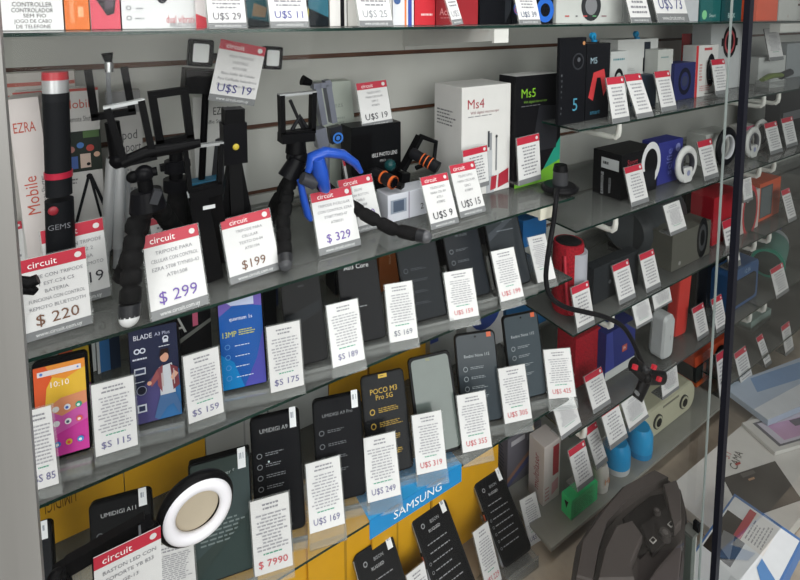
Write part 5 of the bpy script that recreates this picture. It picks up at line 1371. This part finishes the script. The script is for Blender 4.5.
for a, c, vt, col, lb in (((748, 372), (768, 358), 325, '#8aa09a', 'pale teal box past the gasket behind the red tags'), ((770, 362), (786, 352), 316, '#9a9a8c', 'grey-cream box past the gasket behind the red tags'), ((788, 352), (806, 340), 306, '#7b7f86', 'grey box at the right edge behind the red tags')):
    carton('gadget_box', lb, 'box', a, c, vt, z, .05, col, y=.80, group='things on the plinth past the gasket')

# ================================================================== FLOOR RIGHT: party speaker, scale carton, boxes
zt = .235
def fl(pts, z): return [onz(p, z) for p in pts]
P = Vector((.78, .53, .0006))
root = empty('party_speaker', P, 'big black moulded party speaker with recessed control panel on the floor', 'speaker')
out = [(568, 590), (574, 548), (598, 512), (622, 486), (658, 470), (682, 489), (688, 512), (684, 560), (678, 600)]
top = [p - P for p in fl(out, zt)]
bot = [Vector((p.x * .96, p.y * .96, 0)) for p in top]
n = len(top)
def body(m):
    cx = sum((p for p in top), Vector()) / n
    mid = [Vector((p.x, p.y, zt - .03)) for p in top]
    mid2 = [cx + (p - cx) * .965 for p in top]
    for p in mid2: p.z = zt
    vs = [tuple(p) for r_ in (bot, mid, mid2) for p in r_]
    fs = [tuple(range(n)), tuple(2 * n + i for i in range(n))[::-1]]
    for j in range(2):
        for i in range(n):
            k = (i + 1) % n
            fs.append((j * n + i, (j + 1) * n + i, (j + 1) * n + k, j * n + k))
    m.add(vs, fs, '#3b3634:.55')
part(root, 'cabinet', body)
def poly(px, z0, z1, k, inset=.003):
    pts = [p - P for p in fl(px, zt)]
    def fn(m):
        a = sum(pts[i].x * pts[(i + 1) % len(pts)].y - pts[(i + 1) % len(pts)].x * pts[i].y for i in range(len(pts)))
        q = pts if a > 0 else pts[::-1]
        m.prism([(p.x, p.y) for p in q], z0, z1, k, inset=inset)
    return fn
part(root, 'outer_rim', poly([(576, 585), (582, 550), (604, 516), (626, 492), (655, 477), (668, 484), (640, 498), (622, 512), (606, 530), (598, 556), (592, 590)], zt - .002, zt + .018, '#46403e:.5'))
part(root, 'inner_shoulder', poly([(598, 590), (604, 560), (616, 535), (632, 530), (642, 545), (630, 575), (634, 590)], zt - .002, zt + .022, '#4a4442:.5'))
part(root, 'inner_shoulder', poly([(663, 492), (676, 488), (680, 500), (681, 530), (674, 538), (668, 515)], zt - .002, zt + .020, '#4a4442:.5'))
part(root, 'recess', poly([(622, 520), (650, 497), (664, 494), (672, 528), (640, 560), (628, 548)], zt - .002, zt + .003, '#1d1a1a:.5'))
pn = part(root, 'control_panel', poly([(640, 530), (668, 510), (676, 535), (652, 560)], zt + .002, zt + .010, '#242121:.4'))
for px, r_, hh in (((657, 514), .006, .014), ((665, 538), .010, .018)):
    c = onz(px, zt + .01) - P
    m = MB(); m.tube([Vector((c.x, c.y, zt + .008)), Vector((c.x, c.y, zt + hh + .004))], r_, '#3d3938:.3', 18); m.tube([Vector((c.x, c.y, zt + hh + .004)), Vector((c.x, c.y, zt + hh + .005))], r_ * .5, '#55514f:.3', 14); m.build('knob', pn)
for px in ((653, 541), (671, 525)):
    c = onz(px, zt + .01) - P
    m = MB(); m.box((c.x - .006, c.y - .004, zt + .009), (c.x + .006, c.y + .004, zt + .0115), '#a9a6a2:.3'); m.box((c.x - .004, c.y - .0025, zt + .0115), (c.x + .004, c.y + .0025, zt + .0122), '#1b1919'); m.build('socket', pn)
part(root, 'side_wing', poly([(640, 600), (655, 574), (682, 545), (677, 600)], zt - .002, zt + .012, '#4a4442:.5'))

def flat_box(name, lb, cat, px, zb, h, col, ops=(), group=None):
    q = fl(px, zb + h)
    P = q[0].copy(); P.z = zb + .0005
    ex = q[1] - q[0]; ex.z = 0
    ez = q[3] - q[0]; ez.z = 0
    w, d = ex.length, ez.length
    exn = ex.normalized(); eyn = Vector((-exn.y, exn.x, 0))
    mw = frame(P, exn, eyn)
    m = MB(); m.prism([(0, 0), (w, 0), (w, d), (0, d)], 0, h - .0006, col, inset=.001)
    o = tag(m.build(name, mw=mw), lb, cat, group)
    if ops:
        g = MB(); g.art(ops, TOPF(h - .0006), w, d); g.build('print', o)
    return o
FG = 'flat boxes lying on the floor of the window'
def rect_box(name, lb, cat, x, y, w, d, zb, h, col, ang=0, ops=lambda F: (), group=None):
    mw = Matrix.Translation((x, y, zb + .0005)) @ Matrix.Rotation(ang, 4, 'Z')
    inv = mw.inverted()
    def F(u, v):
        p = inv @ onz((u, v), zb + h)
        return (p.x / w, p.y / d)
    m = MB(); m.prism([(0, 0), (w, 0), (w, d), (0, d)], 0, h - .0006, col, inset=.001)
    o = tag(m.build(name, mw=mw), lb, cat, group)
    o2 = list(ops(F))
    if o2:
        g = MB(); g.art(o2, TOPF(h - .0006), w, d); g.build('print', o)
    return o
rect_box('scale_box', 'large white flat carton printed with a dark square bathroom scale', 'box', 1.17, .425, .56, .215, 0, .03, '#e2e0dc', -.02, lambda F: [
    ('p', [F(723, 478), F(745, 520), F(802, 500), F(775, 461)], '#3a3633:.35'), ('p', [F(740, 474), F(743, 478), F(756, 473), F(753, 470)], '#56524f'), ('p', [F(748, 479), F(749, 481), F(755, 479), F(754, 477)], '#b08a6a'),
    ('t', '5.1', *F(727, 455), .075, '#b8433f', .09, 12), ('t', 'CAMA', *F(736, 460), .085, '#3a3836', .2, 14), ('p', [F(735, 464), F(736, 466), F(741, 464), F(740, 462)], '#b8433f')], FG)
flat_box('gadget_box', 'blue-edged white box with a red-topped card under clear film, bottom right', 'box', [(752, 640), (803, 540), (729, 489), (708, 560)], .032, .04, '#4f74a8', [
    ('r', .03, .03, .97, .97, '#dfe1e2'), ('r', .35, .55, .8, .95, '#36332f:.2'), ('p', [(.4, .6), (.62, .7), (.6, .85), (.45, .8)], '#7c7d7f'), ('r', .62, .3, .95, .72, '#dcd8d2'), ('r', .62, .62, .95, .72, '#b8474f'), ('l', .66, .34, .92, .60, 6, '#77736f'), ('r', .03, .03, .3, .5, '#c9cccd'), ('p', [(.3, .03), (.5, .03), (.6, .3), (.5, .3)], '#5b86b8')], group=FG)
flat_box('gadget_box', 'light blue and white carton lying at the right edge of the photo', 'box', [(768, 420), (850, 385), (815, 360), (748, 385)], .045, .02, '#b4c4d8', [('p', [(0, 0), (1, 0), (1, .5), (0, .3)], '#dfe4ea'), ('p', [(.2, .6), (.9, .5), (.9, .9), (.3, .95)], '#7fa0ca')], group=FG)
flat_box('tablet_box', 'white flat box with a framed pink-lilac screen picture, right edge', 'box', [(775, 452), (850, 430), (822, 396), (757, 422)], .031, .012, '#e0deda', [('r', .1, .1, .95, .9, '#6a6972'), ('r', .14, .15, .91, .85, '#d5cfde'), ('r', .22, .22, .86, .72, '#cfa5ca'), ('r', .5, .5, .7, .7, '#6b6470')], group=FG)
# clamp at the foot of the sliding pane
P = Vector((.943, .450, .0005))
m = MB(); m.box((-.012, .0, 0), (.002, .02, .225), '#5d6660:.3'); m.box((.002, .002, 0), (.010, .018, .22), '#c9cac6:.4'); m.box((-.012, -.001, .225), (.012, .02, .232), '#8a8d88:.3:.6')
m.box((.004, -.003, .232), (.012, .008, .25), '#101012')
tag(m.build('corner_profile', mw=Matrix.Translation(P)), 'short metal corner profile with a black catch at the foot of the sliding pane', 'metal profile')
